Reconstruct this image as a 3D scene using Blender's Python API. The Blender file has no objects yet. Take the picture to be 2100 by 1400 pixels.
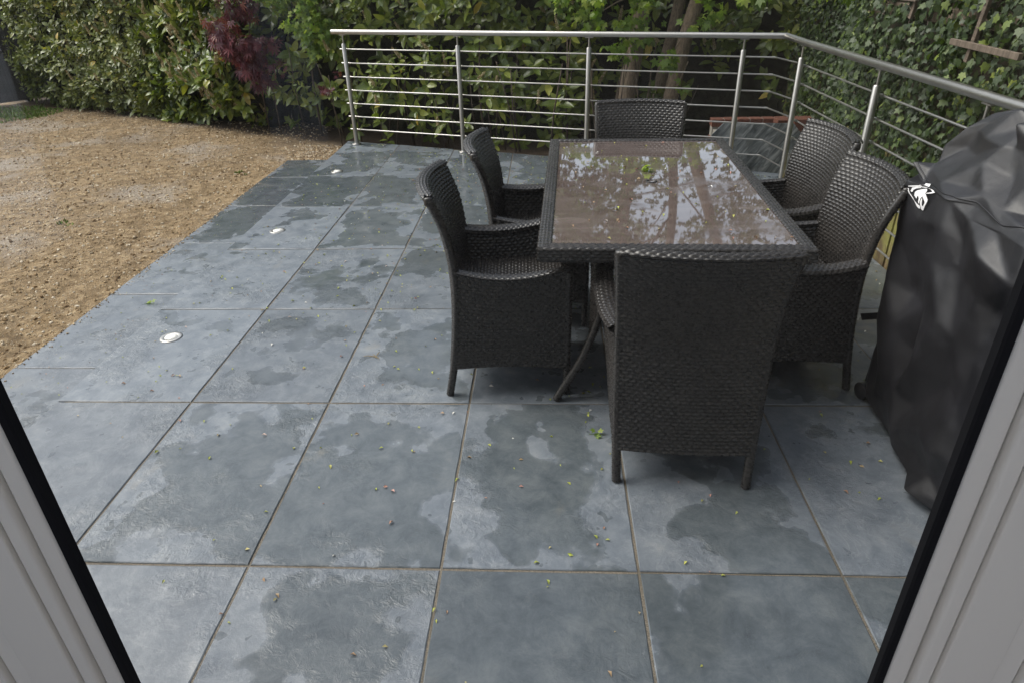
import bpy, math, random
import numpy as np
from mathutils import Matrix, Vector
from mathutils.bvhtree import BVHTree

R = math.radians
rng = np.random.default_rng(7)
random.seed(7)
scene = bpy.context.scene
COL = scene.collection

# ------------------------------------------------------------------ camera
def cam_axes(p, r, y):
    f0 = np.array([math.sin(y), math.cos(y), 0]); r0 = np.array([math.cos(y), -math.sin(y), 0]); u0 = np.array([0, 0, 1.])
    f = f0*math.cos(p) - u0*math.sin(p); u = u0*math.cos(p) + f0*math.sin(p)
    return r0*math.cos(r) + u*math.sin(r), u*math.cos(r) - r0*math.sin(r), f
CR, CU, CF = cam_axes(0.50767, -0.02675, -0.05651)
CAM = np.array([0, 0, 1.603])
cd = bpy.data.cameras.new('camera'); cam = bpy.data.objects.new('camera', cd); COL.objects.link(cam)
cam.matrix_world = Matrix(((CR[0], CU[0], -CF[0], CAM[0]), (CR[1], CU[1], -CF[1], CAM[1]), (CR[2], CU[2], -CF[2], CAM[2]), (0, 0, 0, 1)))
cd.sensor_width = 36; cd.lens = 36*1383.7/2100; cd.clip_start = 0.02; cd.clip_end = 1000
scene.camera = cam

# ------------------------------------------------------------------ light
SUN_EL, SUN_AZ = R(52), R(-80)          # azimuth measured from +Y towards +X
w = bpy.data.worlds.new('World'); scene.world = w; w.use_nodes = True
nt = w.node_tree; nt.nodes.clear()
sky = nt.nodes.new('ShaderNodeTexSky'); sky.sky_type = 'NISHITA'; sky.sun_disc = False
sky.sun_elevation = SUN_EL; sky.sun_rotation = SUN_AZ; sky.air_density = 1.0; sky.dust_density = 4.0; sky.ozone_density = 1.0
hs = nt.nodes.new('ShaderNodeHueSaturation'); hs.inputs['Saturation'].default_value = 0.52
bg = nt.nodes.new('ShaderNodeBackground'); bg.inputs['Strength'].default_value = 0.135
wo = nt.nodes.new('ShaderNodeOutputWorld')
nt.links.new(sky.outputs[0], hs.inputs['Color']); nt.links.new(hs.outputs[0], bg.inputs['Color']); nt.links.new(bg.outputs[0], wo.inputs['Surface'])
sd = bpy.data.lights.new('sun', 'SUN'); sd.energy = 1.15; sd.angle = R(42); sd.color = (1, 0.95, 0.88)
sun = bpy.data.objects.new('sun', sd); COL.objects.link(sun)
sv = Vector((math.sin(SUN_AZ)*math.cos(SUN_EL), math.cos(SUN_AZ)*math.cos(SUN_EL), math.sin(SUN_EL)))
sun.rotation_euler = sv.to_track_quat('Z', 'Y').to_euler(); sun.location = (0, 0, 8)
scene.view_settings.view_transform = 'Standard'; scene.view_settings.look = 'None'
scene.view_settings.exposure = 0.85; scene.view_settings.gamma = 1; scene.view_settings.use_curve_mapping = False
scene.render.engine = 'CYCLES'
scene.cycles.use_denoising = True
scene.cycles.max_bounces = 8; scene.cycles.transparent_max_bounces = 12
scene.cycles.diffuse_bounces = 3; scene.cycles.glossy_bounces = 4
scene.cycles.sample_clamp_indirect = 6

# ------------------------------------------------------------------ helpers
def vnoise(P, scale, seed=0):
    P = np.asarray(P, float)*scale + seed*17.31
    i = np.floor(P).astype(np.int64); f = P - i; f = f*f*(3 - 2*f)
    def h(a, b, c):
        n = (a*374761393 + b*668265263 + c*2147483647 + seed*974711) & 0xffffffff
        n = ((n ^ (n >> 13))*1274126177) & 0xffffffff
        return ((n ^ (n >> 16)) & 0xffff)/65535.0
    x, y, z = i[..., 0], i[..., 1], i[..., 2]; fx, fy, fz = f[..., 0], f[..., 1], f[..., 2]
    def lx(yy, zz): return h(x, yy, zz)*(1 - fx) + h(x+1, yy, zz)*fx
    return (lx(y, z)*(1 - fy) + lx(y+1, z)*fy)*(1 - fz) + (lx(y, z+1)*(1 - fy) + lx(y+1, z+1)*fy)*fz
def fbm(P, scale, seed=0, oct=4):
    s = 0; a = .5
    for k in range(oct): s = s + a*vnoise(P, scale*2**k, seed+k); a *= .5
    return s
def nrm(v): return v/np.maximum(np.linalg.norm(v, axis=-1, keepdims=True), 1e-9)

def link(o, parent=None):
    COL.objects.link(o)
    if parent is not None: o.parent = parent
    return o
def tag(o, label=None, cat=None, group=None, kind=None):
    if label: o['label'] = label
    if cat: o['category'] = cat
    if group: o['group'] = group
    if kind: o['kind'] = kind
    return o
def empty(name, loc=(0, 0, 0), rz=0):
    o = bpy.data.objects.new(name, None); o.location = loc; o.rotation_euler = (0, 0, rz); o.empty_display_size = .1
    return link(o)
def np_mesh(name, V, F, mat=None, smooth=True, attrs=None):
    """V (n,3); F (m,k) array or list of such arrays"""
    if not isinstance(F, (list, tuple)): F = [F]
    F = [np.asarray(f, np.int32) for f in F if len(f)]
    me = bpy.data.meshes.new(name)
    me.vertices.add(len(V)); me.vertices.foreach_set('co', np.asarray(V, np.float32).ravel())
    nl = sum(f.size for f in F); nf = sum(len(f) for f in F)
    me.loops.add(nl); me.loops.foreach_set('vertex_index', np.concatenate([f.ravel() for f in F]))
    me.polygons.add(nf)
    tot = np.concatenate([np.full(len(f), f.shape[1], np.int32) for f in F]); st = np.concatenate([[0], np.cumsum(tot)[:-1]]).astype(np.int32)
    me.polygons.foreach_set('loop_start', st); me.polygons.foreach_set('loop_total', tot)
    me.polygons.foreach_set('use_smooth', np.full(nf, smooth, bool))
    if attrs:
        for k, a in attrs.items():
            at = me.attributes.new(k, 'FLOAT', 'POINT'); at.data.foreach_set('value', np.asarray(a, np.float32))
    me.update(); me.validate()
    if mat: me.materials.append(mat)
    return me
def np_obj(name, V, F, mat=None, parent=None, smooth=True, attrs=None):
    return link(bpy.data.objects.new(name, np_mesh(name, V, F, mat, smooth, attrs)), parent)

class MB:
    """collects shapes into one mesh"""
    def __init__(s): s.v = []; s.f = []
    def add(s, V, F):
        o = len(s.v); s.v += [tuple(p) for p in V]; s.f += [tuple(i+o for i in f) for f in F]; return s
    def box(s, x0, x1, y0, y1, z0, z1, c=0.0):
        if c <= 0:
            V = [(x, y, z) for z in (z0, z1) for y in (y0, y1) for x in (x0, x1)]
            return s.add(V, [(0, 2, 3, 1), (4, 5, 7, 6), (0, 1, 5, 4), (2, 6, 7, 3), (0, 4, 6, 2), (1, 3, 7, 5)])
        def ring(d, z): return [(x0+d, y0+d, z), (x1-d, y0+d, z), (x1-d, y1-d, z), (x0+d, y1-d, z)]
        V = ring(c, z0)+ring(0, z0+c)+ring(0, z1-c)+ring(c, z1)
        F = [(3, 2, 1, 0), (12, 13, 14, 15)]
        for k in range(3):
            for j in range(4): F.append((k*4+j, k*4+(j+1) % 4, k*4+4+(j+1) % 4, k*4+4+j))
        return s.add(V, F)
    def tube(s, pts, r, n=10, cap=True):
        pts = [Vector(p) for p in pts]; rr = r if hasattr(r, '__len__') else [r]*len(pts)
        V = []; F = []; up = None
        for k, p in enumerate(pts):
            t = (pts[min(k+1, len(pts)-1)]-pts[max(k-1, 0)]).normalized()
            if up is None:
                up = t.orthogonal().normalized()
            up = (up - t*up.dot(t)).normalized(); b = t.cross(up)
            for j in range(n):
                a = 2*math.pi*j/n; V.append(p+(up*math.cos(a)+b*math.sin(a))*rr[k])
        for k in range(len(pts)-1):
            for j in range(n): F.append((k*n+j, k*n+(j+1) % n, k*n+n+(j+1) % n, k*n+n+j))
        if cap: F.append(tuple(range(n-1, -1, -1))); F.append(tuple((len(pts)-1)*n+j for j in range(n)))
        return s.add(V, F)
    def lathe(s, prof, c, n=28):
        V = []; F = []
        for r, z in prof:
            for j in range(n):
                a = 2*math.pi*j/n; V.append((c[0]+r*math.cos(a), c[1]+r*math.sin(a), c[2]+z))
        for k in range(len(prof)-1):
            for j in range(n): F.append((k*n+j, k*n+(j+1) % n, k*n+n+(j+1) % n, k*n+n+j))
        F.append(tuple((len(prof)-1)*n+j for j in range(n)))
        return s.add(V, F)
    def prism(s, poly, z0, z1):
        n = len(poly); V = [(x, y, z0) for x, y in poly]+[(x, y, z1) for x, y in poly]
        F = [tuple(range(n-1, -1, -1)), tuple(range(n, 2*n))]+[(j, (j+1) % n, n+(j+1) % n, n+j) for j in range(n)]
        return s.add(V, F)
    def mesh(s, name, mat, smooth=False):
        me = bpy.data.meshes.new(name); me.from_pydata([tuple(p) for p in s.v], [], s.f)
        if smooth: me.polygons.foreach_set('use_smooth', [True]*len(me.polygons))
        me.update()
        if mat: me.materials.append(mat)
        return me
    def build(s, name, mat, parent=None, smooth=False):
        return link(bpy.data.objects.new(name, s.mesh(name, mat, smooth)), parent)
def autosmooth(o, ang=35):
    me = o.data; me.polygons.foreach_set('use_smooth', [True]*len(me.polygons))
    me.set_sharp_from_angle(angle=R(ang)); return o

# ------------------------------------------------------------------ node helper
class NT:
    def __init__(s, name):
        s.m = bpy.data.materials.new(name); s.m.use_nodes = True; s.t = s.m.node_tree; s.t.nodes.clear()
        s.out = s.t.nodes.new('ShaderNodeOutputMaterial')
    def put(s, sock, v):
        if v is None: return
        if isinstance(v, bpy.types.NodeSocket): s.t.links.new(v, sock)
        elif isinstance(v, (tuple, list)) and len(v) == 3 and sock.type == 'RGBA': sock.default_value = (*v, 1)
        else: sock.default_value = v
    def n(s, typ, props=None, **inp):
        nd = s.t.nodes.new('ShaderNode'+typ)
        for k, v in (props or {}).items(): setattr(nd, k, v)
        for k, v in inp.items():
            s.put(nd.inputs[int(k[1:])] if k[0] == 'i' and k[1:].isdigit() else nd.inputs[k.replace('_', ' ')], v)
        return nd
    def math(s, op, a, b=None, c=None, clamp=False):
        nd = s.n('Math', {'operation': op, 'use_clamp': clamp}); s.put(nd.inputs[0], a); s.put(nd.inputs[1], b); s.put(nd.inputs[2], c); return nd.outputs[0]
    def mix(s, f, a, b, typ='MIX'):
        nd = s.n('Mix', {'data_type': 'RGBA', 'blend_type': typ}); s.put(nd.inputs[0], f); s.put(nd.inputs[6], a); s.put(nd.inputs[7], b); return nd.outputs[2]
    def fmix(s, f, a, b):
        nd = s.n('Mix', {'data_type': 'FLOAT'}); s.put(nd.inputs[0], f); s.put(nd.inputs[2], a); s.put(nd.inputs[3], b); return nd.outputs[0]
    def ramp(s, f, lo, hi, a=0., b=1., smooth=True):
        nd = s.n('MapRange', {'interpolation_type': 'SMOOTHSTEP' if smooth else 'LINEAR'}, Value=f)
        for k, v in zip(('From Min', 'From Max', 'To Min', 'To Max'), (lo, hi, a, b)): s.put(nd.inputs[k], v)
        return nd.outputs[0]
    def noise(s, vec, scale, detail=4, rough=.55, dist=0., W=None):
        nd = s.n('TexNoise', {'noise_dimensions': '4D' if W is not None else '3D'}, Vector=vec, Scale=scale, Detail=detail, Roughness=rough, Distortion=dist)
        if W is not None: s.put(nd.inputs['W'], W)
        return nd.outputs[0]
    def crump(s, f, stops):
        nd = s.n('ValToRGB'); cr = nd.color_ramp
        while len(cr.elements) < len(stops): cr.elements.new(.5)
        for e, (p, c) in zip(cr.elements, stops): e.position = p; e.color = (*c, 1)
        s.put(nd.inputs[0], f); return nd.outputs[0]
    def bump(s, h, strength=.5, dist=.01, normal=None):
        nd = s.n('Bump', None, Height=h, Strength=strength, Distance=dist)
        if normal is not None: s.put(nd.inputs['Normal'], normal)
        return nd.outputs[0]
    def bsdf(s, **k):
        nd = s.n('BsdfPrincipled', None, **k); s.t.links.new(nd.outputs[0], s.out.inputs[0]); return nd
    def obj(s): return s.n('TexCoord').outputs['Object']
    def gen(s): return s.n('TexCoord').outputs['Generated']
    def pos(s): return s.n('NewGeometry').outputs['Position']
    def rnd(s): return s.n('ObjectInfo').outputs['Random']
    def attr(s, name, typ='GEOMETRY'): return s.n('Attribute', {'attribute_type': typ, 'attribute_name': name}).outputs['Fac']

# ------------------------------------------------------------------ materials
def mat_slate():
    t = NT('wet_slate'); o = t.obj(); rnd = t.rnd(); W = t.math('MULTIPLY', rnd, 60.)
    wet_a = t.attr('wet', 'OBJECT')
    sep = t.n('SeparateXYZ', None, Vector=o)
    # distance to nearest tile edge, metres (tile is .592 x .883)
    ex = t.math('MINIMUM', sep.outputs[0], t.math('SUBTRACT', .592, sep.outputs[0]))
    ey = t.math('MINIMUM', sep.outputs[1], t.math('SUBTRACT', .883, sep.outputs[1]))
    e = t.math('MINIMUM', ex, ey)
    big = t.noise(t.pos(), 2.05, 3, .5, .3)
    med = t.noise(o, 8., 3, .5, .25, t.math('ADD', W, 9.))
    f = t.math('ADD', t.math('MULTIPLY', big, .68), t.math('MULTIPLY', med, .32))
    f = t.math('ADD', f, t.ramp(e, 0., .2, -.075, .03, False))
    thr = t.math('SUBTRACT', .72, t.math('MULTIPLY', wet_a, .46))
    wet = t.ramp(f, thr, t.math('ADD', thr, t.fmix(t.noise(o, 3., 1, .5, 0., W), .008, .075)))
    spots = t.ramp(t.noise(o, 15., 2, .5, .3, t.math('ADD', W, 63.)), .655, .675); wet = t.math('MAXIMUM', wet, t.math('MULTIPLY', spots, t.ramp(f, t.math('SUBTRACT', thr, .16), thr, 0., .9)))
    film = t.ramp(f, t.math('ADD', thr, .015), t.math('ADD', thr, .10))
    # riven relief
    w1 = t.noise(o, 5., 6, .62, .4, W)
    rv = t.noise(o, 26., 8, .68, .9, t.math('ADD', W, 3.))
    fine = t.noise(o, 160., 4, .7, 0., W)
    rivmask = t.ramp(t.noise(o, 2.6, 2, .5, 0., t.math('ADD', W, 21.)), .42, .60)
    h = t.math('ADD', t.math('MULTIPLY', w1, .35), t.math('MULTIPLY', t.math('MULTIPLY', rv, rivmask), .72))
    h = t.math('ADD', h, t.math('MULTIPLY', fine, t.fmix(wet, .05, .012)))
    # colour
    cn = t.noise(o, 9., 9, .74, .45, t.math('ADD', W, 5.))
    dry = t.crump(cn, [(.30, (.096, .114, .137)), (.47, (.140, .160, .185)), (.60, (.192, .212, .235)), (.74, (.28, .287, .29))])
    # thin pale veins
    vn = t.noise(o, 4.5, 6, .6, 2.2, t.math('ADD', W, 31.))
    vein = t.ramp(t.math('ABSOLUTE', t.math('SUBTRACT', vn, .5)), 0., .012, 1., 0.)
    dry = t.mix(t.math('MULTIPLY', vein, .22), dry, (.36, .37, .37))
    wetc = t.crump(cn, [(.30, (.056, .068, .078)), (.47, (.088, .103, .115)), (.68, (.138, .153, .163))])
    wetc = t.mix(t.math('MULTIPLY', vein, .10), wetc, (.2, .21, .2))
    tone = t.ramp(rnd, 0., 1., .88, 1.12, False)
    col = t.mix(wet, dry, wetc)
    col = t.mix(1., col, t.n('CombineXYZ', None, X=tone, Y=tone, Z=tone).outputs[0], 'MULTIPLY')
    # tan clay stains
    st = t.ramp(t.noise(o, 3.4, 5, .6, .5, t.math('ADD', W, 44.)), .62, .74)
    col = t.mix(t.math('MULTIPLY', st, .35), col, (.26, .235, .19))
    rough = t.fmix(wet, t.fmix(t.noise(o, 30., 3, .5, 0., W), .22, .42), t.fmix(film, .16, .05))
    nb = t.bump(h, t.fmix(film, .8, .36), .014)
    t.bsdf(Base_Color=col, Roughness=rough, Normal=nb, IOR=1.55)
    return t.m
def mat_simple(name, col, rough=.6, metal=0., bump=0., bscale=60., var=.0, vscale=8., spec=.5, coat=0.):
    t = NT(name); o = t.obj(); c = col
    if var:
        n = t.noise(o, vscale, 5, .6); d = tuple(x*(1-var) for x in col); l = tuple(min(1, x*(1+var)) for x in col)
        c = t.mix(t.ramp(n, .3, .7), d, l)
    k = dict(Base_Color=c, Roughness=rough, Metallic=metal, Specular_IOR_Level=spec, Coat_Weight=coat)
    if bump: k['Normal'] = t.bump(t.noise(o, bscale, 4, .6), bump, .005)
    t.bsdf(**k); return t.m
def mat_grout():
    t = NT('sandy_grout'); o = t.pos(); n = t.noise(o, 220., 3, .7); m = t.noise(o, 3., 3, .6)
    c = t.mix(t.ramp(n, .35, .65), (.085, .074, .058), (.25, .21, .16)); c = t.mix(t.ramp(m, .45, .7), c, (.10, .085, .062))
    t.bsdf(Base_Color=c, Roughness=.75, Normal=t.bump(n, .6, .004)); return t.m
def mat_wicker():
    t = NT('charcoal_wicker'); o = t.obj(); n = t.noise(o, 90., 3, .6); m = t.noise(o, 6., 3, .5)
    c = t.mix(t.ramp(n, .3, .75), (.016, .0147, .014), (.038, .0345, .0325)); c = t.mix(t.math('MULTIPLY', t.ramp(m, .5, .75), .35), c, (.062, .056, .051))
    tone = t.ramp(t.rnd(), 0., 1., .85, 1.2, False); c = t.mix(1., c, t.n('CombineXYZ', None, X=tone, Y=tone, Z=tone).outputs[0], 'MULTIPLY')
    t.bsdf(Base_Color=c, Roughness=t.fmix(n, .20, .36), Specular_IOR_Level=.55); return t.m
def mat_steel():
    t = NT('brushed_steel'); o = t.obj(); n = t.noise(o, 40., 4, .6); m = t.noise(t.n('VectorMath', {'operation': 'MULTIPLY'}, i0=o, i1=(6., 6., 400.)).outputs[0], 1., 2, .5)
    c = t.mix(n, (.40, .385, .36), (.53, .515, .49))
    t.bsdf(Base_Color=c, Metallic=1., Roughness=t.fmix(m, .30, .42)); return t.m
def mat_tabletop():
    t = NT('brown_glass_top'); o = t.obj()
    st = t.n('VectorMath', {'operation': 'MULTIPLY'}, i0=o, i1=(1.4, 7., 1.)).outputs[0]
    n = t.noise(st, 2.2, 6, .62, .8); sp = t.noise(o, 260., 2, .5)
    c = t.crump(n, [(.3, (.100, .074, .067)), (.5, (.130, .100, .091)), (.7, (.175, .140, .128))])
    c = t.mix(t.ramp(sp, .66, .74, 0., .35), c, (.25, .21, .19))
    # film of rain water: smooth with a slow ripple, dull where it has dried
    dull = t.ramp(t.noise(o, 3.4, 5, .6, .6), .5, .62)
    t.bsdf(Base_Color=c, Roughness=t.fmix(dull, .03, .16), IOR=1.65, Coat_Weight=t.fmix(dull, 1., .45), Coat_Roughness=.012, Coat_IOR=1.45,
           Normal=t.bump(t.noise(o, 5., 2, .4), .04, .01))
    return t.m
def mat_soil():
    t = NT('bare_clay_soil'); o = t.pos()
    a = t.noise(o, 1.1, 5, .6, .4); b = t.noise(o, 14., 6, .7, .3); c3 = t.noise(o, 70., 4, .7)
    c = t.crump(b, [(.25, (.080, .054, .029)), (.45, (.195, .135, .072)), (.58, (.310, .222, .126)), (.75, (.46, .365, .23))])
    c = t.mix(t.ramp(a, .48, .66), c, t.mix(t.ramp(c3, .3, .7), (.20, .16, .12), (.42, .36, .29)))
    c = t.mix(t.ramp(t.noise(o, 2.2, 4, .6), .60, .74, 0., .45), c, (.30, .19, .08))
    damp = t.ramp(t.noise(o, .8, 4, .55, .6), .47, .62, 0., .55); c = t.mix(damp, c, t.mix(.5, c, (.085, .058, .034)))
    vo = t.n('TexVoronoi', None, Vector=o, Scale=85.)
    stone = t.ramp(vo.outputs['Distance'], .18, .34, 1., 0.); pick = t.ramp(t.n('SeparateColor', None, Color=vo.outputs['Color']).outputs[0], .62, .66)
    sm = t.math('MULTIPLY', stone, pick)
    c = t.mix(t.math('MULTIPLY', sm, .75), c, t.mix(t.n('SeparateColor', None, Color=vo.outputs['Color']).outputs[1], (.30, .24, .17), (.62, .56, .47)))
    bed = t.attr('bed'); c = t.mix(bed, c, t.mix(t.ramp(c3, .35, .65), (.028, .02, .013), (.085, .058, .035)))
    h = t.math('ADD', t.math('MULTIPLY', b, 1.2), t.math('ADD', t.math('MULTIPLY', c3, .5), t.math('MULTIPLY', sm, .5)))
    t.bsdf(Base_Color=c, Roughness=.9, Specular_IOR_Level=.25, Normal=t.bump(h, .9, .02)); return t.m
def mat_attr(name, stops, rough=.8, src='rnd', spec=.3, bump=False):
    t = NT(name); c = t.crump(t.attr(src) if src != 'obj' else t.rnd(), stops)
    k = dict(Base_Color=c, Roughness=rough, Specular_IOR_Level=spec)
    if bump: k['Normal'] = t.bump(t.noise(t.pos(), 120., 4, .7), .6, .005)
    t.bsdf(**k); return t.m
def mat_leaf(name, stops, rough=.35, trans=.25, spec=.5, src='rnd', veins=True):
    """src 'rnd': per-leaf point attribute; 'obj': one object per leaf"""
    t = NT(name); r = t.attr('rnd') if src == 'rnd' else t.rnd()
    c = t.crump(r, stops)
    mid = t.attr('mid')
    if veins: c = t.mix(t.ramp(mid, .0, .16, .5, 0.), c, t.mix(.5, c, (.30, .36, .14)))
    c = t.mix(t.ramp(t.noise(t.pos(), 30., 3, .6), .35, .75, 0., .35), c, t.mix(.5, c, (.02, .035, .012)))
    p = t.n('BsdfPrincipled', None, Base_Color=c, Roughness=rough, Specular_IOR_Level=spec)
    tr = t.n('BsdfTranslucent', None, Color=t.mix(1., c, (1.5, 1.7, .5), 'MULTIPLY'))
    mx = t.n('MixShader', None, i0=trans, i1=p.outputs[0], i2=tr.outputs[0])
    t.t.links.new(mx.outputs[0], t.out.inputs[0]); return t.m
def mat_glass():
    t = NT('window_glass'); lw = t.n('LayerWeight', None, Blend=.5).outputs['Facing']
    f = t.math('ADD', .022, t.math('MULTIPLY', t.math('POWER', lw, 5.), .9))
    tr = t.n('BsdfTransparent', None, Color=(.97, .985, .98)); gl = t.n('BsdfGlossy', None, Color=(1, 1, 1), Roughness=.0)
    mx = t.n('MixShader', None, i0=f, i1=tr.outputs[0], i2=gl.outputs[0]); t.t.links.new(mx.outputs[0], t.out.inputs[0]); return t.m
def mat_frost():
    t = NT('frosted_glass'); tr = t.n('BsdfTranslucent', None, Color=(.88, .93, 1.)); d = t.n('BsdfDiffuse', None, Color=(.6, .65, .7))
    mx = t.n('MixShader', None, i0=.25, i1=tr.outputs[0], i2=d.outputs[0]); t.t.links.new(mx.outputs[0], t.out.inputs[0]); return t.m
def mat_cover():
    t = NT('black_polyester_cover'); o = t.obj(); n = t.noise(o, 9., 5, .6)
    ws = t.n('TexWave', {'wave_type': 'BANDS', 'bands_direction': 'Z'}, Vector=o, Scale=260.).outputs['Fac']
    wy = t.n('TexWave', {'wave_type': 'BANDS', 'bands_direction': 'Y'}, Vector=o, Scale=260.).outputs['Fac']
    c = t.mix(t.ramp(n, .35, .7), (.009, .009, .011), (.016, .016, .0195))
    dust = t.ramp(t.noise(o, 4., 6, .7), .58, .78, 0., .12); c = t.mix(dust, c, (.11, .10, .09))
    h = t.math('ADD', t.math('MULTIPLY', t.math('MULTIPLY', ws, wy), .04), t.math('MULTIPLY', t.noise(o, 14., 4, .6), 1.))
    t.bsdf(Base_Color=c, Roughness=t.fmix(n, .36, .52), Specular_IOR_Level=.6, Normal=t.bump(h, .25, .012)); return t.m
def mat_bark():
    t = NT('ribbed_bark'); o = t.pos(); s = t.n('VectorMath', {'operation': 'MULTIPLY'}, i0=o, i1=(1., 1., .28)).outputs[0]
    n = t.noise(s, 60., 6, .7, .6); c = t.crump(n, [(.3, (.10, .074, .052)), (.55, (.26, .195, .14)), (.75, (.38, .30, .225))])
    c = t.mix(t.ramp(t.noise(o, 5., 4, .6), .5, .7, 0., .3), c, (.13, .13, .06))
    t.bsdf(Base_Color=c, Roughness=.85, Normal=t.bump(n, .8, .01)); return t.m
def mat_wood(name, a, b, algae=None):
    t = NT(name); o = t.obj(); s = t.n('VectorMath', {'operation': 'MULTIPLY'}, i0=o, i1=(14., 14., 1.)).outputs[0]
    n = t.noise(s, 3., 6, .65, .8); c = t.mix(t.ramp(n, .3, .7), a, b)
    tone = t.ramp(t.rnd(), 0., 1., .75, 1.2, False); c = t.mix(1., c, t.n('CombineXYZ', None, X=tone, Y=tone, Z=tone).outputs[0], 'MULTIPLY')
    if algae:
        m = t.ramp(t.noise(t.pos(), 6., 5, .65, .5), .38, .6); zz = t.ramp(t.n('SeparateXYZ', None, Vector=t.pos()).outputs[2], .35, .8, 1., .05); c = t.mix(t.math('MULTIPLY', m, zz), t.mix(zz, (.055, .042, .03), c), algae)
    t.bsdf(Base_Color=c, Roughness=.85, Normal=t.bump(n, .4, .006)); return t.m
def mat_brick():
    t = NT('red_brick'); n = t.noise(t.pos(), 40., 5, .7); c = t.mix(t.ramp(n, .3, .7), (.085, .028, .018), (.19, .07, .04))
    t.bsdf(Base_Color=c, Roughness=.85, Normal=t.bump(n, .5, .006)); return t.m
def mat_stone_slab():
    t = NT('streaked_slate'); o = t.obj(); s = t.n('VectorMath', {'operation': 'MULTIPLY'}, i0=t.n('VectorRotate', {'rotation_type': 'Y_AXIS'}, Vector=o, Angle=.9).outputs[0], i1=(1., 1., 5.)).outputs[0]
    n = t.noise(s, 4.5, 7, .65, .7); c = t.crump(n, [(.36, (.06, .072, .08)), (.5, (.17, .19, .20)), (.62, (.40, .42, .43))])
    c = t.mix(t.ramp(t.noise(o, 5., 5, .6), .55, .75, 0., .5), c, (.12, .10, .06))
    t.bsdf(Base_Color=c, Roughness=.55, Normal=t.bump(n, .4, .01)); return t.m

M = dict(slate=mat_slate(), grout=mat_grout(), wicker=mat_wicker(), steel=mat_steel(), top=mat_tabletop(), soil=mat_soil(), glass=mat_glass(),
         cover=mat_cover(), frost=mat_frost(), bark=mat_bark(), brick=mat_brick(), slab=mat_stone_slab(),
         upvc=mat_simple('white_upvc', (.88, .84, .77), .32, bump=.02), gasket=mat_simple('black_gasket', (.012, .012, .014), .9, spec=.15),
         anthracite=mat_simple('anthracite_paint', (.018, .020, .026), .8, spec=.2),
         white=mat_simple('emblem_white', (.80, .79, .80), .5, var=.06, vscale=40), black=mat_simple('black_plastic', (.018, .018, .02), .4, var=.3),
         lens=mat_simple('white_diffuser', (.86, .85, .80), .3, var=.04), plaster=mat_simple('white_plaster', (.76, .74, .70), .85, bump=.1, var=.04),
         darkwall=mat_simple('taupe_wall_paint', (.26, .24, .21), .85, bump=.1, var=.05), render=mat_simple('cream_render', (.62, .59, .53), .9, bump=.4, bscale=90, var=.08), carpet=mat_simple('dark_floor', (.085, .08, .078), .7, var=.15),
         fence=mat_wood('weathered_fence', (.075, .055, .04), (.19, .145, .105)), algae=mat_wood('algae_boards', (.14, .095, .05), (.27, .20, .10), (.26, .25, .07)),
         batten=mat_wood('grey_brown_batten', (.085, .064, .047), (.18, .14, .105)), darkwood=mat_wood('dark_fence', (.028, .026, .024), (.06, .054, .048)),
         core=mat_simple('painted_hedge_shade', (.030, .030, .018), .95, var=.5, vscale=14, bump=.8, bscale=18, spec=.1), twig=mat_simple('brown_twig', (.085, .062, .04), .85, var=.4, vscale=20),  # near-black core colour stands for the shade inside the hedges
         mortar=mat_simple('pale_mortar', (.30, .28, .24), .9, bump=.5))
G_LAUREL = [(0., (0.069, 0.102, 0.021)), (.35, (0.131, 0.179, 0.033)), (.7, (0.235, 0.274, 0.052)), (.9, (0.367, 0.383, 0.079)), (.97, (0.496, 0.463, 0.094)), (1., (0.600, 0.431, 0.084))]
G_HEDGE = [(0., (0.092, 0.119, 0.030)), (.4, (0.163, 0.193, 0.046)), (.75, (0.247, 0.268, 0.066)), (.95, (0.388, 0.358, 0.090)), (1., (0.529, 0.374, 0.070))]
G_IVY = [(0., (0.019, 0.035, 0.012)), (.45, (0.039, 0.068, 0.018)), (.75, (0.091, 0.134, 0.026)), (.92, (0.200, 0.251, 0.040)), (1., (0.315, 0.362, 0.065))]
G_MAPLE = [(0., (0.103, 0.176, 0.026)), (.5, (0.190, 0.286, 0.040)), (.85, (0.299, 0.385, 0.060)), (1., (0.391, 0.440, 0.090))]
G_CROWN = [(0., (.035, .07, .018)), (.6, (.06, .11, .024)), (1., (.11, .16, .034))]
G_RED = [(0., (0.072, 0.017, 0.030)), (.5, (0.124, 0.026, 0.045)), (.85, (0.195, 0.043, 0.060)), (1., (0.312, 0.090, 0.062))]
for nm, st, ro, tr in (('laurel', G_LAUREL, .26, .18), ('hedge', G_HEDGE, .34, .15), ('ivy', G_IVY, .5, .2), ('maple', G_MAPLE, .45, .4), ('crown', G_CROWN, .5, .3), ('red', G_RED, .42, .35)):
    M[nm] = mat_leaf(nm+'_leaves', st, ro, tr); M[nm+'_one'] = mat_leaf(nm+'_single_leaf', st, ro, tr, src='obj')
M['spike'] = mat_attr('faded_flower_spike', [(0., (.26, .19, .085)), (.5, (.38, .30, .15)), (1., (.50, .44, .27))], .8)
M['pebble'] = mat_attr('pebbles', [(0., (.13, .08, .04)), (.4, (.31, .21, .11)), (.7, (.45, .34, .20)), (1., (.66, .58, .46))], .8, bump=True)
M['debris'] = mat_attr('blossom_bits', [(0., (.28, .33, .05)), (.45, (.42, .44, .10)), (.6, (.45, .36, .20)), (.80, (.34, .20, .12)), (.92, (.42, .22, .18)), (.95, (.70, .68, .62)), (1., (.80, .79, .76))], .6)
M['grass'] = mat_attr('grass_blades', [(0., (.09, .16, .03)), (1., (.22, .30, .06))], .6)

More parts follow.
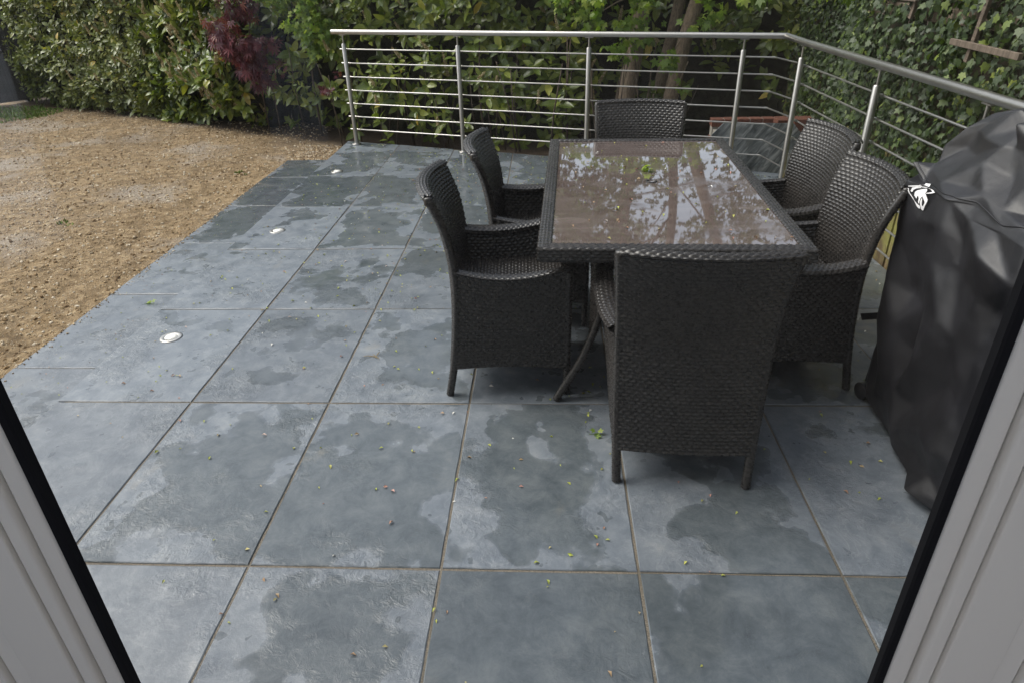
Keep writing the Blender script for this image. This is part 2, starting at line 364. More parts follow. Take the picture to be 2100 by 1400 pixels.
# ------------------------------------------------------------------ setting: ground
def axis(a, b, fine, lo, hi):
    """coarse outside [a,b], fine inside"""
    x = list(np.arange(a, b+1e-6, fine)); s = fine; p = a
    while p > lo: s *= 1.7; p -= s; x.insert(0, max(p, lo))
    s = fine; p = x[-1]
    while p < hi: s *= 1.7; p += s; x.append(min(p, hi))
    return np.array(x)
SOIL_Z = -.175
def soil_h(P):
    x, y = P[..., 0], P[..., 1]
    Q = np.stack([x, y, np.zeros_like(x)], -1)
    h = SOIL_Z + .05*(fbm(Q, .55, 3, 3)-.45) + .035*(fbm(Q, 3.5, 5, 3)-.45) + .028*(fbm(Q, 15, 8, 2)-.4)
    near = np.clip((-2.72-x)/.25, 0, 1)                 # settle flush against the step
    h = np.where((x > -3.2) & (y < 7.3), SOIL_Z-.01 + (h-SOIL_Z)*near, h)
    under = (x > -2.72) & (y < 7.15) | (x > -2.02) & (y < 7.3-.36*(x+2.1)) | (y < 0.8) & (x > -6)
    return np.where(under, -.42, h)
xs = axis(-9.2, -1.9, .045, -300, 300); ys = axis(1.6, 11.2, .045, -300, 300)
X, Y = np.meshgrid(xs, ys); V = np.stack([X, Y, np.zeros_like(X)], -1); V[..., 2] = soil_h(V)
nx, ny = len(xs), len(ys); I = np.arange(nx*ny).reshape(ny, nx)
F = np.stack([I[:-1, :-1], I[:-1, 1:], I[1:, 1:], I[1:, :-1]], -1).reshape(-1, 4)
HP = np.array([(-12, 12.6), (-8.2, 11.0), (-7.2, 10.45), (-6.3, 10.15), (-5.3, 9.6), (-4.9, 9.3), (-4.3, 8.9), (-3.75, 8.55), (-2.9, 8.15), (-2.25, 7.75), (-2.0, 7.3), (0., 6.5), (2., 5.8), (12, 5.0)])
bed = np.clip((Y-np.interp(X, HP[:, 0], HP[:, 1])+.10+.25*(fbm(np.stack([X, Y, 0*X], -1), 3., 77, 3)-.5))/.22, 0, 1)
tag(np_obj('ground', V.reshape(-1, 3), F, M['soil'], attrs={'bed': bed.ravel()}), kind='structure')

def scatter_blobs(name, P, size, rnd, mat, squash=.6, kind='stuff'):
    """small faceted stones"""
    b = np.array([(1, 0, 0), (-1, 0, 0), (0, 1, 0), (0, -1, 0), (0, 0, 1), (0, 0, -1)], float)
    f = np.array([(0, 2, 4), (2, 1, 4), (1, 3, 4), (3, 0, 4), (2, 0, 5), (1, 2, 5), (3, 1, 5), (0, 3, 5)])
    # subdivide once for rounder stones
    vv = [tuple(p) for p in b]; ff = []; mid = {}
    def m(i, j):
        k = (min(i, j), max(i, j))
        if k not in mid:
            q = (np.array(vv[i])+np.array(vv[j])); q = q/np.linalg.norm(q); mid[k] = len(vv); vv.append(tuple(q))
        return mid[k]
    for a, c, d in f:
        x, y, z = m(a, c), m(c, d), m(d, a); ff += [(a, x, z), (x, c, y), (z, y, d), (x, y, z)]
    b = np.array(vv); f = np.array(ff); n = len(P)
    ang = rng.uniform(0, 2*np.pi, n); ca, sa = np.cos(ang)[:, None], np.sin(ang)[:, None]
    jit = 1+rng.uniform(-.3, .3, (n, len(b)))
    loc = b[None]*jit[..., None]*np.stack([rng.uniform(.7, 1.3, n), rng.uniform(.6, 1., n), rng.uniform(.5, .9, n)*squash/.6], -1)[:, None]
    x = loc[..., 0]*ca-loc[..., 1]*sa; y = loc[..., 0]*sa+loc[..., 1]*ca
    V = np.stack([x, y, loc[..., 2]], -1)*size[:, None, None]+P[:, None]
    F = f[None]+(np.arange(n)*len(b))[:, None, None]
    o = np_obj(name, V.reshape(-1, 3), F.reshape(-1, 3), mat, smooth=False, attrs={'rnd': np.repeat(rnd, len(b))})
    return tag(o, kind=kind)
n = 27000
px = rng.uniform(-8.8, -2.74, n*3); py = rng.uniform(2.4, 10.6, n*3); q = rng.uniform(0, 1, n*3) < .06; px = np.where(q, rng.uniform(-2.8, -2.1, n*3), px); py = np.where(q, rng.uniform(7.2, 7.9, n*3), py)
keep = rng.uniform(0, 1, n*3) < np.clip(1.4-.12*np.hypot(px, py), .25, 1); px, py = px[keep][:n], py[keep][:n]
sz = .0025+.010*rng.uniform(0, 1, len(px))**4.5 + .0018*np.hypot(px, py)/5
P = np.stack([px, py, np.zeros_like(px)], -1); P[:, 2] = soil_h(P)+sz*.2
k = 420; ex = -2.762+np.abs(rng.normal(0, .028, k)); ey = rng.uniform(2.4, 7.1, k); es = rng.uniform(.002, .007, k)
P = np.concatenate([P, np.stack([ex, ey, -.16+es*.4], -1)]); sz = np.concatenate([sz, es]); px = P[:, 0]
tag(scatter_blobs('gravel', P, sz, rng.uniform(0, 1, len(px))**.8, M['pebble']), 'small pale stones and clods strewn over the bare soil', 'gravel')

# blades of grass: far lawn patch and a few weeds on the soil
def blades(name, centers, label, cat, kind=None):
    V = []; F = []; rn = []
    for (cx, cy, rad, cnt, hh) in centers:
        for _ in range(cnt):
            a = random.uniform(0, 6.28); d = rad*math.sqrt(random.random()); x, y = cx+d*math.cos(a), cy+d*math.sin(a)
            z = float(soil_h(np.array([x, y, 0.])))-.005; h = hh*random.uniform(.5, 1.1); t = random.uniform(0, 6.28); l = h*random.uniform(.1, .6); w = .004+.0016*math.hypot(x, y)/4
            dx, dy = math.cos(t), math.sin(t); o = len(V)
            V += [(x-dy*w, y+dx*w, z), (x+dy*w, y-dx*w, z), (x+dx*l*.4-dy*w*.8, y+dy*l*.4+dx*w*.8, z+h*.6), (x+dx*l*.4+dy*w*.8, y+dy*l*.4-dx*w*.8, z+h*.6), (x+dx*l, y+dy*l, z+h)]
            F.append(((o, o+1, o+3, o+2), (o+2, o+3, o+4))); r = random.random(); rn += [r]*5
    q = np.array([f[0] for f in F]); tr = np.array([f[1] for f in F])
    o = np_obj(name, np.array(V), [q, tr], M['grass'], attrs={'rnd': rn}); return tag(o, label, cat, kind=kind)

# ------------------------------------------------------------------ setting: patio, step
X0, Y0, TW, TL = -2.118, 1.4526, .6, .8915
JT = .008
back_edge = lambda x: 7.276-.3535*(x+2.097)
def clip_poly(poly):
    """keep the side in front of the slanting back edge"""
    out = []
    d = lambda p: back_edge(p[0])-p[1]
    for k in range(len(poly)):
        a, b = poly[k], poly[(k+1) % len(poly)]; da, db = d(a), d(b)
        if da >= 0: out.append(a)
        if da*db < 0: t = da/(da-db); out.append((a[0]+(b[0]-a[0])*t, a[1]+(b[1]-a[1])*t))
    return out
def poly_area(p): return .5*abs(sum(p[i][0]*p[(i+1) % len(p)][1]-p[(i+1) % len(p)][0]*p[i][1] for i in range(len(p))))
def tile_mesh(poly, thick=.02, c=.0022):
    n = len(poly); cx = sum(p[0] for p in poly)/n; cy = sum(p[1] for p in poly)/n
    rv = random.Random(int(cx*1000)); rings = []
    # outline broken into short runs so the sawn edges are very slightly uneven
    op = []
    for k in range(n):
        a, b = poly[k], poly[(k+1) % n]; m = max(1, int(math.dist(a, b)/.06))
        for j in range(m):
            t = j/m; e = rv.uniform(-.0012, .0006) if j else 0
            dx, dy = (b[0]-a[0]), (b[1]-a[1]); L = math.hypot(dx, dy) or 1
            op.append((a[0]+dx*t-dy/L*e*-1, a[1]+dy*t-dx/L*e))
    def ring(d, z): return [(x+(cx-x)*d/max(.05, math.hypot(cx-x, cy-y)), y+(cy-y)*d/max(.05, math.hypot(cx-x, cy-y)), z) for x, y in op]
    V = ring(0, -thick)+ring(0, -c)+ring(c*1.6, 0); m = len(op); F = [tuple(range(2*m, 3*m))]
    for k in range(2):
        for j in range(m): F.append((k*m+j, k*m+(j+1) % m, k*m+m+(j+1) % m, k*m+m+j))
    me = bpy.data.meshes.new('slate_tile'); me.from_pydata(V, [], F); me.update(); me.materials.append(M['slate']); return me
full_mesh = tile_mesh([(0, 0), (TW-JT, 0), (TW-JT, TL-JT), (0, TL-JT)])
WET = {(0, 0): .2, (1, 0): .22, (2, 0): .55, (3, 0): .82, (4, 0): .8, (5, 0): .72, (6, 0): .5,
       (0, 1): .28, (1, 1): .64, (2, 1): .66, (3, 1): .6, (4, 1): .52, (5, 1): .4, (6, 1): .5,
       (0, 2): .42, (1, 2): .42, (2, 2): .52, (3, 2): .5, (0, 3): .36, (1, 3): .52, (2, 3): .5, (0, 4): .5, (1, 4): .62, (2, 4): .6,
       (0, 5): .72, (1, 5): .68, (2, 5): .66}
patio = MB(); pb = [(-2.085, .57), (1.985, .57), (1.985, back_edge(1.985)-.01), (-2.085, back_edge(-2.085)-.01)]
patio = tag(patio.prism(pb, -.14, -.0045).build('patio', M['grout']), kind='structure')
def put_tile(parent, me, x, y, z, wet):
    o = bpy.data.objects.new('slate_tile', me); link(o, parent)
    o.location = (x, y, z+random.uniform(-.0008, .0008)); o.rotation_euler = (R(random.uniform(-.12, .12)), R(random.uniform(-.12, .12)), 0)
    o['wet'] = wet; return o
for j in range(7):
    for i in range(8):
        x, y = X0+j*TW+JT/2, Y0+(i-1)*TL+JT/2
        w_, l_ = (TW-JT, TL-JT)
        if j == 6: w_ = 1.99-x
        poly = [(x, y), (x+w_, y), (x+w_, y+l_), (x, y+l_)]; cp = clip_poly(poly)
        if len(cp) < 3 or poly_area(cp) < .004: continue
        wet = WET.get((j, i), .62 if i >= 5 else .55)
        if j < 6 and len(cp) == 4 and abs(poly_area(cp)-w_*l_) < 1e-6: put_tile(patio, full_mesh, x, y, 0, wet)
        else: put_tile(patio, tile_mesh([(a-x, b-y) for a, b in cp]), x, y, 0, wet)
SZ = -.16
step = MB(); step.box(-2.75, -2.09, .5, 7.12, -.4, SZ-.0045); step = tag(step.build('step', M['grout']), kind='structure')
sm = tile_mesh([(0, 0), (.652, 0), (.652, .887), (0, .887)])
for k in range(8):
    y = 2.88+.895*(k-3)+.004
    if y+.887 < .5: continue
    l = min(.887, 7.125-y)
    if l < .05: continue
    put_tile(step, sm if l > .88 else tile_mesh([(0, 0), (.652, 0), (.652, l), (0, l)]), -2.756, y, SZ, (.3, .35, .3, .3, .42, .62, .66, .7)[k])
# the riser under the patio's left edge
rs = MB(); rs.box(-2.112, -2.0865, .57, 7.25, -.4, -.021); tag(rs.build('step_riser', M['slab']), kind='structure')

# ------------------------------------------------------------------ recessed deck lights
def deck_light(x, y, label):
    t = empty('deck_light', (x, y, 0)); tag(t, label, 'light', 'round lights let into the slate')
    MB().lathe([(.052, -.01), (.054, .0025), (.050, .0045), (.033, .0045), (.031, .003)], (0, 0, 0), 36).build('rim', M['steel'], t, True)
    MB().lathe([(.031, .0028), (.029, .0060), (.020, .0085), (.007, .0095)], (0, 0, 0), 36).build('lens', M['lens'], t, True)
deck_light(-1.892, 2.915, 'round white recessed light in the slate, nearest the door')
deck_light(-1.896, 4.478, 'round white recessed light in the slate, middle of three')
deck_light(-1.900, 6.055, 'round white recessed light in the slate nearest the railing')

# ------------------------------------------------------------------ steel railing
def railing():
    t = empty('steel_railing', (-1.977, 7.112, 0)); b = Vector((-1.977, 7.112, 0))
    tag(t, 'brushed stainless steel railing with horizontal bars along the patio edge', 'railing')
    line = lambda x: 7.112-.342*(x+1.977)
    RZ = 1.078; corner = Vector((1.865, line(1.865), RZ))
    posts = [Vector((x, line(x), 0)) for x in (-1.977, -.808, .372, 1.575)]+[Vector((1.845, 5.33, 0)), Vector((1.845, 4.06, 0)), Vector((1.845, 3.02, 0)), Vector((1.845, 1.85, 0))]
    L = lambda p: p-b
    MB().tube([L(Vector((-2.09, line(-2.09), RZ))), L(corner)], .0225, 20).build('handrail', M['steel'], t, True)
    h2 = MB().tube([L(corner+Vector((0, .012, 0))), L(Vector((1.845, 5.3, RZ))), L(Vector((1.845, .7, RZ)))], .0225, 20).build('handrail', M['steel'], t, True)
    for o in t.children: autosmooth(o, 50)
    pm = sm_ = fm = None
    for k, p in enumerate(posts):
        po = MB(); po.tube([(0, 0, 0.012), (0, 0, .968), (0, 0, .974)], [.0212, .0212, .017], 20)
        o = po.build('post', M['steel'], t) if pm is None else link(bpy.data.objects.new('post', pm), t)
        if pm is None: autosmooth(o); pm = o.data
        o.location = L(p)
        if sm_ is None:
            st = MB(); st.tube([(0, 0, .97), (0, 0, 1.05)], .0075, 12); st.box(-.034, .034, -.012, .012, 1.049, 1.0555, .001)
            s = st.build('saddle', M['steel'], o); autosmooth(s); sm_ = s.data
            f = MB().lathe([(.046, 0), (.046, .009), (.043, .013), (.024, .014), (.0215, .02)], (0, 0, 0.0015), 28).build('base_flange', M['steel'], o); autosmooth(f); fm = f.data
        else:
            s = link(bpy.data.objects.new('saddle', sm_), o); link(bpy.data.objects.new('base_flange', fm), o)
        s.rotation_euler = (0, 0, math.atan(-.342) if k < 4 else R(90))
    bz = [.148+.1285*q for q in range(7)]
    nb = Vector((.342, 1, 0)).normalized()*.04           # bars run on the outer side of the posts
    for z in bz:
        a = Vector((-2.05, line(-2.05), z))+nb; c = Vector((1.80, line(1.80), z))+nb*.9; e = Vector((1.885, 5.46, z)); d = Vector((1.885, .8, z))
        o = MB().tube([L(a), L(c)], .0062, 10).build('bar', M['steel'], t); autosmooth(o)
        o2 = MB().tube([L(c+Vector((-.012, .004, 0))), L(c+Vector((.004, -.002, 0))), L(e), L(d)], .0062, 10).build('bar', M['steel'], t); autosmooth(o2)
        kn = MB().tube([L(c+Vector((-.02, .006, 0))), L(c+Vector((.006, -.004, 0)))], .0085, 10).build('elbow', M['steel'], t); autosmooth(kn)
        for k, p in enumerate(posts):
            q = Vector((p.x, p.y, z)); h = MB()
            n_ = nb if k < 4 else Vector((.04, 0, 0)); tdir = Vector((1, -.342, 0)).normalized() if k < 4 else Vector((0, 1, 0))
            h.tube([L(q+n_*.4), L(q+n_*.85)], .006, 8); h.tube([L(q+n_-tdir*.014), L(q+n_+tdir*.014)], .0095, 10)
            autosmooth(h.build('bar_holder', M['steel'], t))
railing()

# ------------------------------------------------------------------ woven furniture
def weave(surf, lu, lv, cu=.028, cv=.0150, amp=.0056, thick=.012, su=6, sv=3, two=True):
    """surf(u,v)->points; a real over-and-under relief, lumps cu long and cv high"""
    nu = max(1, round(lu/cu)); nv = max(1, round(lv/cv))
    u = np.arange(nu*su+1)/(nu*su); v = np.arange(nv*sv+1)/(nv*sv)
    U, Vv = np.meshgrid(u, v); e = 1e-3
    P = surf(U, Vv)
    du = surf(np.clip(U+e, 0, 1), Vv)-surf(np.clip(U-e, 0, 1), Vv); dv = surf(U, np.clip(Vv+e, 0, 1))-surf(U, np.clip(Vv-e, 0, 1))
    N = nrm(np.cross(du, dv))
    row = np.minimum(np.floor(Vv*nv+1e-6), nv-1)
    fu = np.mod(U*nu+.5*row, 1.); fv = np.mod(Vv*nv+1e-6, 1.)
    H = amp*np.sin(np.pi*fu)**.8*np.where(fv < .1, .1, 1.) - amp*.35*np.where(fv < .1, 1., 0.)
    H = H+amp*.25*(vnoise(np.stack([U*nu*1.7, row, U*0], -1), 1., 3)-.5)
    def grid(Q, o, flip):
        ny, nx = Q.shape[:2]; I = np.arange(nx*ny).reshape(ny, nx)+o
        F = np.stack([I[:-1, :-1], I[:-1, 1:], I[1:, 1:], I[1:, :-1]], -1).reshape(-1, 4)
        return F[:, ::-1] if flip else F
    A = P+N*(thick/2+H)[..., None]
    if not two: return A.reshape(-1, 3), grid(A, 0, False)
    B = P-N*(thick/2+H)[..., None]; k = A.shape[0]*A.shape[1]; ny, nx = A.shape[:2]
    I = np.arange(k).reshape(ny, nx)
    b = np.concatenate([I[0, :], I[1:, -1], I[-1, -2::-1], I[-2::-1, 0]]); E = np.stack([b[:-1], b[:-1]+k, b[1:]+k, b[1:]], -1)
    return np.concatenate([A.reshape(-1, 3), B.reshape(-1, 3)]), np.concatenate([grid(A, 0, False), grid(B, k, True), E])
def woven(name, parent, *parts):
    V = []; F = []; o = 0
    for v, f in parts: V.append(v); F.append(f+o); o += len(v)
    return np_obj(name, np.concatenate(V), np.concatenate(F), M['wicker'], parent)
def interp(xk, yk):
    """smooth interpolation through knots (Catmull-Rom style via cubic Hermite)"""
    xk = np.array(xk, float); yk = np.array(yk, float); m = np.gradient(yk, xk)
    def f(x):
        x = np.clip(x, xk[0], xk[-1]); i = np.clip(np.searchsorted(xk, x, 'right')-1, 0, len(xk)-2)
        h = xk[i+1]-xk[i]; t = (x-xk[i])/h
        return (2*t**3-3*t**2+1)*yk[i]+(t**3-2*t**2+t)*h*m[i]+(-2*t**3+3*t**2)*yk[i+1]+(t**3-t**2)*h*m[i+1]
    return f
def wrapped_tube(mb, path, r, n=9, pitch=.010):
    """tube bound round with strand: path is a function of t in 0..1"""
    L = sum(math.dist(path(k/20), path((k+1)/20)) for k in range(20)); m = max(4, int(L/pitch)*2)
    pts = [path(k/m) for k in range(m+1)]; rr = [r*(1.06 if k % 2 else .88) for k in range(m+1)]; mb.tube(pts, rr, n); return mb
yb = interp([0, .15, .35, .6, .75, .87], [-.25, -.222, -.198, -.195, -.222, -.270])     # side profile of the back
hb = interp([0, .15, .45, .6, .87], [.222, .228, .236, .24, .256])                       # half width of the back
sag = interp([0, .13, .45, .7, .87], [.0, .010, .026, .040, .050])                        # bow of the back in plan
hf = interp([0, .13, .45, .6, .62], [.222, .232, .264, .284, .286])                        # half width at the front legs
yf = .245
def arm_z(s): return .578-.022*np.sin(np.pi*np.clip(s, 0, 1)**.9)+.030*s**2
def side_x(s, z):
    a = hb(z); b = hf(z); return a+(b-a)*s+.018*np.sin(np.pi*s)*np.clip(z/.6, 0, 1)
def make_chair():
    t = empty('wicker_chair')
    ZT = .868
    def back(u, v):
        z = .125+(ZT-.125)*v; x = (u*2-1); s = 1-x*x
        return np.stack([x*hb(z), yb(z)-sag(z)*s, z+.004*s*v], -1)
    bk = weave(back, .5, .79, thick=.026)
    def cap(u, v):       # rounded woven band over the top edge
        x = (u*2-1); s = 1-x*x; a = np.pi*v; z = ZT+.0*x
        return np.stack([x*.256, yb(ZT)-sag(ZT)*s-.0165*np.cos(a), z+.004*s+.007*np.sin(a)], -1)
    woven('backrest', t, bk, weave(cap, .53, .052, cu=.03, cv=.010, two=False))
    for sg in (-1, 1):
        e = MB(); e.tube([(sg*.252, yb(ZT)-.001, ZT-.022), (sg*.253, yb(ZT)-.001, ZT-.003), (sg*.253, yb(ZT)-.001, ZT+.005), (sg*.253, yb(ZT)-.001, ZT+.008)], [.0175, .0178, .0165, .009], 12)
        autosmooth(e.build('corner_binding', M['wicker'], t), 60)
    for sg in (-1, 1):
        def side(u, v):
            s = -.03+u*1.03; zt = arm_z(s)-.006; zb = .132+.016*np.sin(np.pi*s); z = zb+(zt-zb)*v
            y0 = yb(z)+.004; y = y0+(yf-y0)*s
            x = side_x(s, z)*sg
            return np.stack([x, y, z], -1)
        fn = side if sg > 0 else (lambda u, v: side(1-u, v))
        woven('side_panel', t, weave(fn, .46, .44, thick=.02))
        def arm(u, v):
            s = u*1.02; y0 = yb(arm_z(s)); y = y0+(yf+.012-y0)*s; a = np.pi*2*v
            wv = .027+.004*np.sin(np.pi*s)
            return np.stack([(side_x(s, arm_z(s)))*sg+wv*np.cos(a), y, arm_z(s)+.0105*np.sin(a)], -1)
        fa = arm if sg < 0 else (lambda u, v: arm(1-u, v))
        woven('armrest', t, weave(lambda u, v, fa=fa: fa(u, v), .46, .13, cu=.022, cv=.0115, su=6, sv=3, amp=.0036, two=False))
        lg = MB(); wrapped_tube(lg, lambda k: (hb(k*.862)*sg, yb(k*.862)-.002, k*.862), .0165)
        autosmooth(lg.build('leg', M['wicker'], t), 70)
        lg = MB(); wrapped_tube(lg, lambda k: (hf(k*.585)*sg, yf, k*.585), .0155)
        autosmooth(lg.build('leg', M['wicker'], t), 70)
    def seat(u, v):
        x = u*2-1; y = -.195+(yf+.195)*v; hw = .232+.03*v
        return np.stack([x*hw, y, .425-.012*(1-x*x)*np.sin(np.pi*v)], -1)
    woven('seat', t, weave(seat, .5, .44, thick=.02))
    def front(u, v):
        x = u*2-1; z = .15+.275*v
        return np.stack([x*hf(z), yf+0*x, z], -1)
    woven('front_panel', t, weave(lambda u, v: front(1-u, v), .5, .275, thick=.018))
    return t
def copy_tree(o, parent=None):
    c = o.copy(); COL.objects.link(c); c.parent = parent
    for ch in list(o.children): copy_tree(ch, c)
    return c
chair0 = make_chair()
CH = [((.488, 2.10), -3.5, 'black wicker armchair with its back to the door, at the table end nearest the viewer'),
      ((-.164, 2.640), -88, 'black wicker armchair at the left long side of the table, nearer of the two there'),
      ((-.045, 3.27), -91, 'black wicker armchair at the left long side of the table, farther of the two there'),
      ((.535, 3.945), 174, 'black wicker armchair at the far table end, backed by the railing'),
      ((1.025, 2.69), 90, 'black wicker armchair right of the table, almost touching the covered barbecue'),
      ((1.105, 3.36), 94, 'black wicker armchair right of the table, in front of the slate offcut')]
for k, ((x, y), rz, lab) in enumerate(CH):
    o = chair0 if k == 0 else copy_tree(chair0)
    o.location = (x, y, .001); o.rotation_euler = (0, 0, R(rz)); tag(o, lab, 'chair', 'wicker armchairs around the table')

def make_table():
    t = empty('dining_table', (.487, 3.10, .0), R(-2.)); tag(t, 'black wicker dining table with a wet brown glass top', 'table')
    hx, hy, z = .487, .86, .72; bw = .052
    MB().box(-hx+bw-.004, hx-bw+.004, -hy+bw-.004, hy-bw+.004, z-.012, z-.0015, .001).build('table_top', M['top'], t)
    # four mitred woven rails, each with a top band and an outer face
    for k, (ax, L, wd) in enumerate((((1, 0), hx, hy), ((0, 1), hy, hx), ((-1, 0), hx, hy), ((0, -1), hy, hx))):
        c, s = ax
        # running direction a, outward direction o
        a = np.array([c, s]); o = np.array([s, -c])
        def top(u, v, a=a, o=o, L=L, wd=wd):
            d = wd-bw+bw*v; q = (u*2-1)*(L-bw+bw*v)
            return np.stack([a[0]*q+o[0]*d, a[1]*q+o[1]*d, z+.004*np.sin(np.pi*np.clip(v*.9+.1, 0, 1))], -1)
        def out(u, v, a=a, o=o, L=L, wd=wd):
            q = (u*2-1)*L; return np.stack([a[0]*q+o[0]*(wd-.001), a[1]*q+o[1]*(wd-.001), z+.001-.046*v], -1)
        tp = weave(lambda u, v: top(1-u, v), 2*L, bw, cu=.03, cv=.013, two=False, thick=0., amp=.004)
        ot = weave(lambda u, v: out(1-u, v), 2*L, .046, cu=.03, cv=.0125, two=False, thick=0., amp=.004)
        woven('edge_rail', t, tp, ot)
    MB().box(-hx+.012, hx-.012, -hy+.012, hy-.012, z-.055, z-.0165).build('under_frame', M['black'], t)
    MB().lathe([(.0245, 0), (.027, .0015), (.025, .003), (.018, .003), (.017, -.004), (.016, -.01)], (0, .0, z-.0015), 28).build('parasol_hole', M['black'], t, True)
    for sx in (-1, 1):
        for sy in (-1, 1):
            fx, fy = .417*sx, .745*sy
            pa = interp([0, .35, .7, 1], [fx, .30*sx, .235*sx, .25*sx]); pc = interp([0, .35, .7, 1], [fy, .735*sy, .70*sy, .66*sy])
            lg = MB(); wrapped_tube(lg, lambda k: (float(pa(k)), float(pc(k)), .004+.66*k), .0165)
            autosmooth(lg.build('leg', M['wicker'], t), 70)
    for sx in (-1, 1):       # curved woven side panels of the pedestal
        pa = interp([0, .35, .7, 1], [.417*sx, .30*sx, .235*sx, .25*sx]); pc = interp([0, .35, .7, 1], [.745, .735, .70, .66])
        def pan(u, v):
            k = .42+.57*v-.0*u; arch = .10*np.sin(np.pi*u)*(1-v); k = np.clip(k+arch, 0, 1)
            return np.stack([pa(k), (u*2-1)*pc(k), .004+.66*k], -1)
        woven('pedestal_panel', t, weave((lambda u, v: pan(u, v)) if sx < 0 else (lambda u, v: pan(1-u, v)), 1.45, .37, thick=.014, su=2))
    MB().box(-.24, .24, -.05, .05, .30, .325, .003).build('stretcher', M['wicker'], t)
make_table()

# ------------------------------------------------------------------ covered barbecue
def barbecue():
    t = empty('covered_barbecue', (1.56, 2.07, 0)); b = np.array([1.56, 2.07, 0])
    tag(t, 'tall barbecue under a creased black fabric cover beside the door', 'barbecue')
    # rings: z, front-left-near, front-left-far, back-far, back-near corners (x,y), corner roundness
    rings = [(.035, (1.235, 1.66), (1.315, 2.44), (1.80, 2.52), (1.83, 1.60)),
             (.12, (1.243, 1.665), (1.305, 2.47), (1.81, 2.52), (1.83, 1.60)),
             (.25, (1.262, 1.68), (1.318, 2.46), (1.80, 2.50), (1.82, 1.61)),
             (.45, (1.285, 1.68), (1.315, 2.46), (1.79, 2.50), (1.81, 1.63)),
             (.65, (1.295, 1.675), (1.315, 2.48), (1.79, 2.50), (1.81, 1.62)),
             (.80, (1.298, 1.67), (1.308, 2.51), (1.79, 2.50), (1.81, 1.61)),
             (.89, (1.295, 1.665), (1.303, 2.52), (1.79, 2.54), (1.81, 1.60)),
             (.925, (1.315, 1.68), (1.318, 2.515), (1.78, 2.54), (1.80, 1.615)),
             (.96, (1.365, 1.75), (1.372, 2.49), (1.77, 2.52), (1.79, 1.66)),
             (1.045, (1.405, 1.83), (1.425, 2.46), (1.76, 2.48), (1.78, 1.74)),
             (1.12, (1.455, 1.88), (1.455, 2.43), (1.74, 2.44), (1.75, 1.82)),
             (1.162, (1.52, 1.93), (1.535, 2.37), (1.71, 2.40), (1.72, 1.88)),
             (1.185, (1.60, 2.00), (1.60, 2.30), (1.66, 2.32), (1.66, 1.98))]
    zk = [r[0] for r in rings]; sk = np.linspace(0, 1, len(rings))
    K = np.array([[r[q] for q in range(1, 5)] for r in rings])       # (nr,4,2)
    nv, nu = 230, 300
    v = np.linspace(0, 1, nv); Z = np.interp(v, sk, zk)
    C = np.stack([[np.interp(v, sk, K[:, q, d]) for d in range(2)] for q in range(4)])   # (4,2,nv)
    C = C.transpose(2, 0, 1)
    # parametrise round the ring with rounded corners
    u = np.arange(nu)/nu*4
    P = np.zeros((nv, nu, 3))
    for k in range(nu):
        q = int(u[k]) % 4; f = u[k]-int(u[k]); a, c, d, p = C[:, q], C[:, (q+1) % 4], C[:, (q+2) % 4], C[:, (q-1) % 4]
        pt = a+(c-a)*f; r = .10
        if f < r: w = (1-f/r)**2*.25*r; pt = pt+((p-a)*1. + 0*(c-a))*w*1.0
        if f > 1-r: w = (1-(1-f)/r)**2*.25*r; pt = pt+(d-c)*w
        P[:, k, :2] = pt
    P[..., 2] = Z[:, None]
    # cloth pulled into flat facets between crisp creases: coarse jittered grid, linear between, lightly eased
    cv_, cu_ = 15, 26
    iv = np.round(np.linspace(0, nv-1, cv_)).astype(int); iu = np.round(np.arange(cu_)*nu/cu_).astype(int)
    Cc = P[iv][:, iu].copy(); cen = np.array([1.56, 2.07]); out = np.zeros_like(Cc); out[..., :2] = Cc[..., :2]-cen; out = nrm(out)
    g = np.random.default_rng(11); hz = Cc[..., 2]
    amt = np.where(hz < .2, .012, np.where(hz < .86, .024, .022))
    Cc += out*(g.normal(0, 1, hz.shape)*amt)[..., None]
    tang = np.stack([-out[..., 1], out[..., 0], np.zeros_like(hz)], -1); Cc += tang*(g.normal(0, .016, hz.shape))[..., None]; Cc[1:-1, :, 2] += g.normal(0, .014, hz[1:-1].shape)
    fold = (np.arange(cu_) % 2*2-1)[None]*.010*np.clip((.55-hz)/.55, 0, 1); Cc += out*fold[..., None]     # hanging folds towards the hem
    Cc = np.concatenate([Cc, Cc[:, :1]], 1); diag = g.uniform(0, 1, (cv_-1, cu_)) < .5
    sv_ = np.linspace(0, cv_-1, nv); su_ = np.arange(nu)/nu*cu_
    i0 = np.minimum(sv_.astype(int), cv_-2); fv_ = (sv_-i0)[:, None]; j0 = su_.astype(int); fu_ = (su_-j0)[None]
    A_, B_, C_, D_ = Cc[i0][:, j0], Cc[i0][:, j0+1], Cc[i0+1][:, j0], Cc[i0+1][:, j0+1]; dg = diag[i0][:, j0]
    fu3, fv3 = np.broadcast_to(fu_, dg.shape)[..., None], np.broadcast_to(fv_, dg.shape)[..., None]
    t1 = np.where(fu3+fv3 < 1, A_+(B_-A_)*fu3+(C_-A_)*fv3, D_+(C_-D_)*(1-fu3)+(B_-D_)*(1-fv3))
    t2 = np.where(fu3 > fv3, A_+(B_-A_)*fu3+(D_-B_)*fv3, A_+(D_-C_)*fu3+(C_-A_)*fv3)
    P = np.where(dg[..., None], t1, t2)
    for _ in range(2):
        Q_ = P.copy(); Q_[1:-1] = (P[:-2]+2*P[1:-1]+P[2:])/4; P = (np.roll(Q_, 1, 1)+2*Q_+np.roll(Q_, -1, 1))/4
    o3 = np.zeros_like(P); o3[..., :2] = P[..., :2]-cen; o3 = nrm(o3)
    P = P+o3*((fbm(P, 24., 5, 2)-.4)*.004)[..., None]
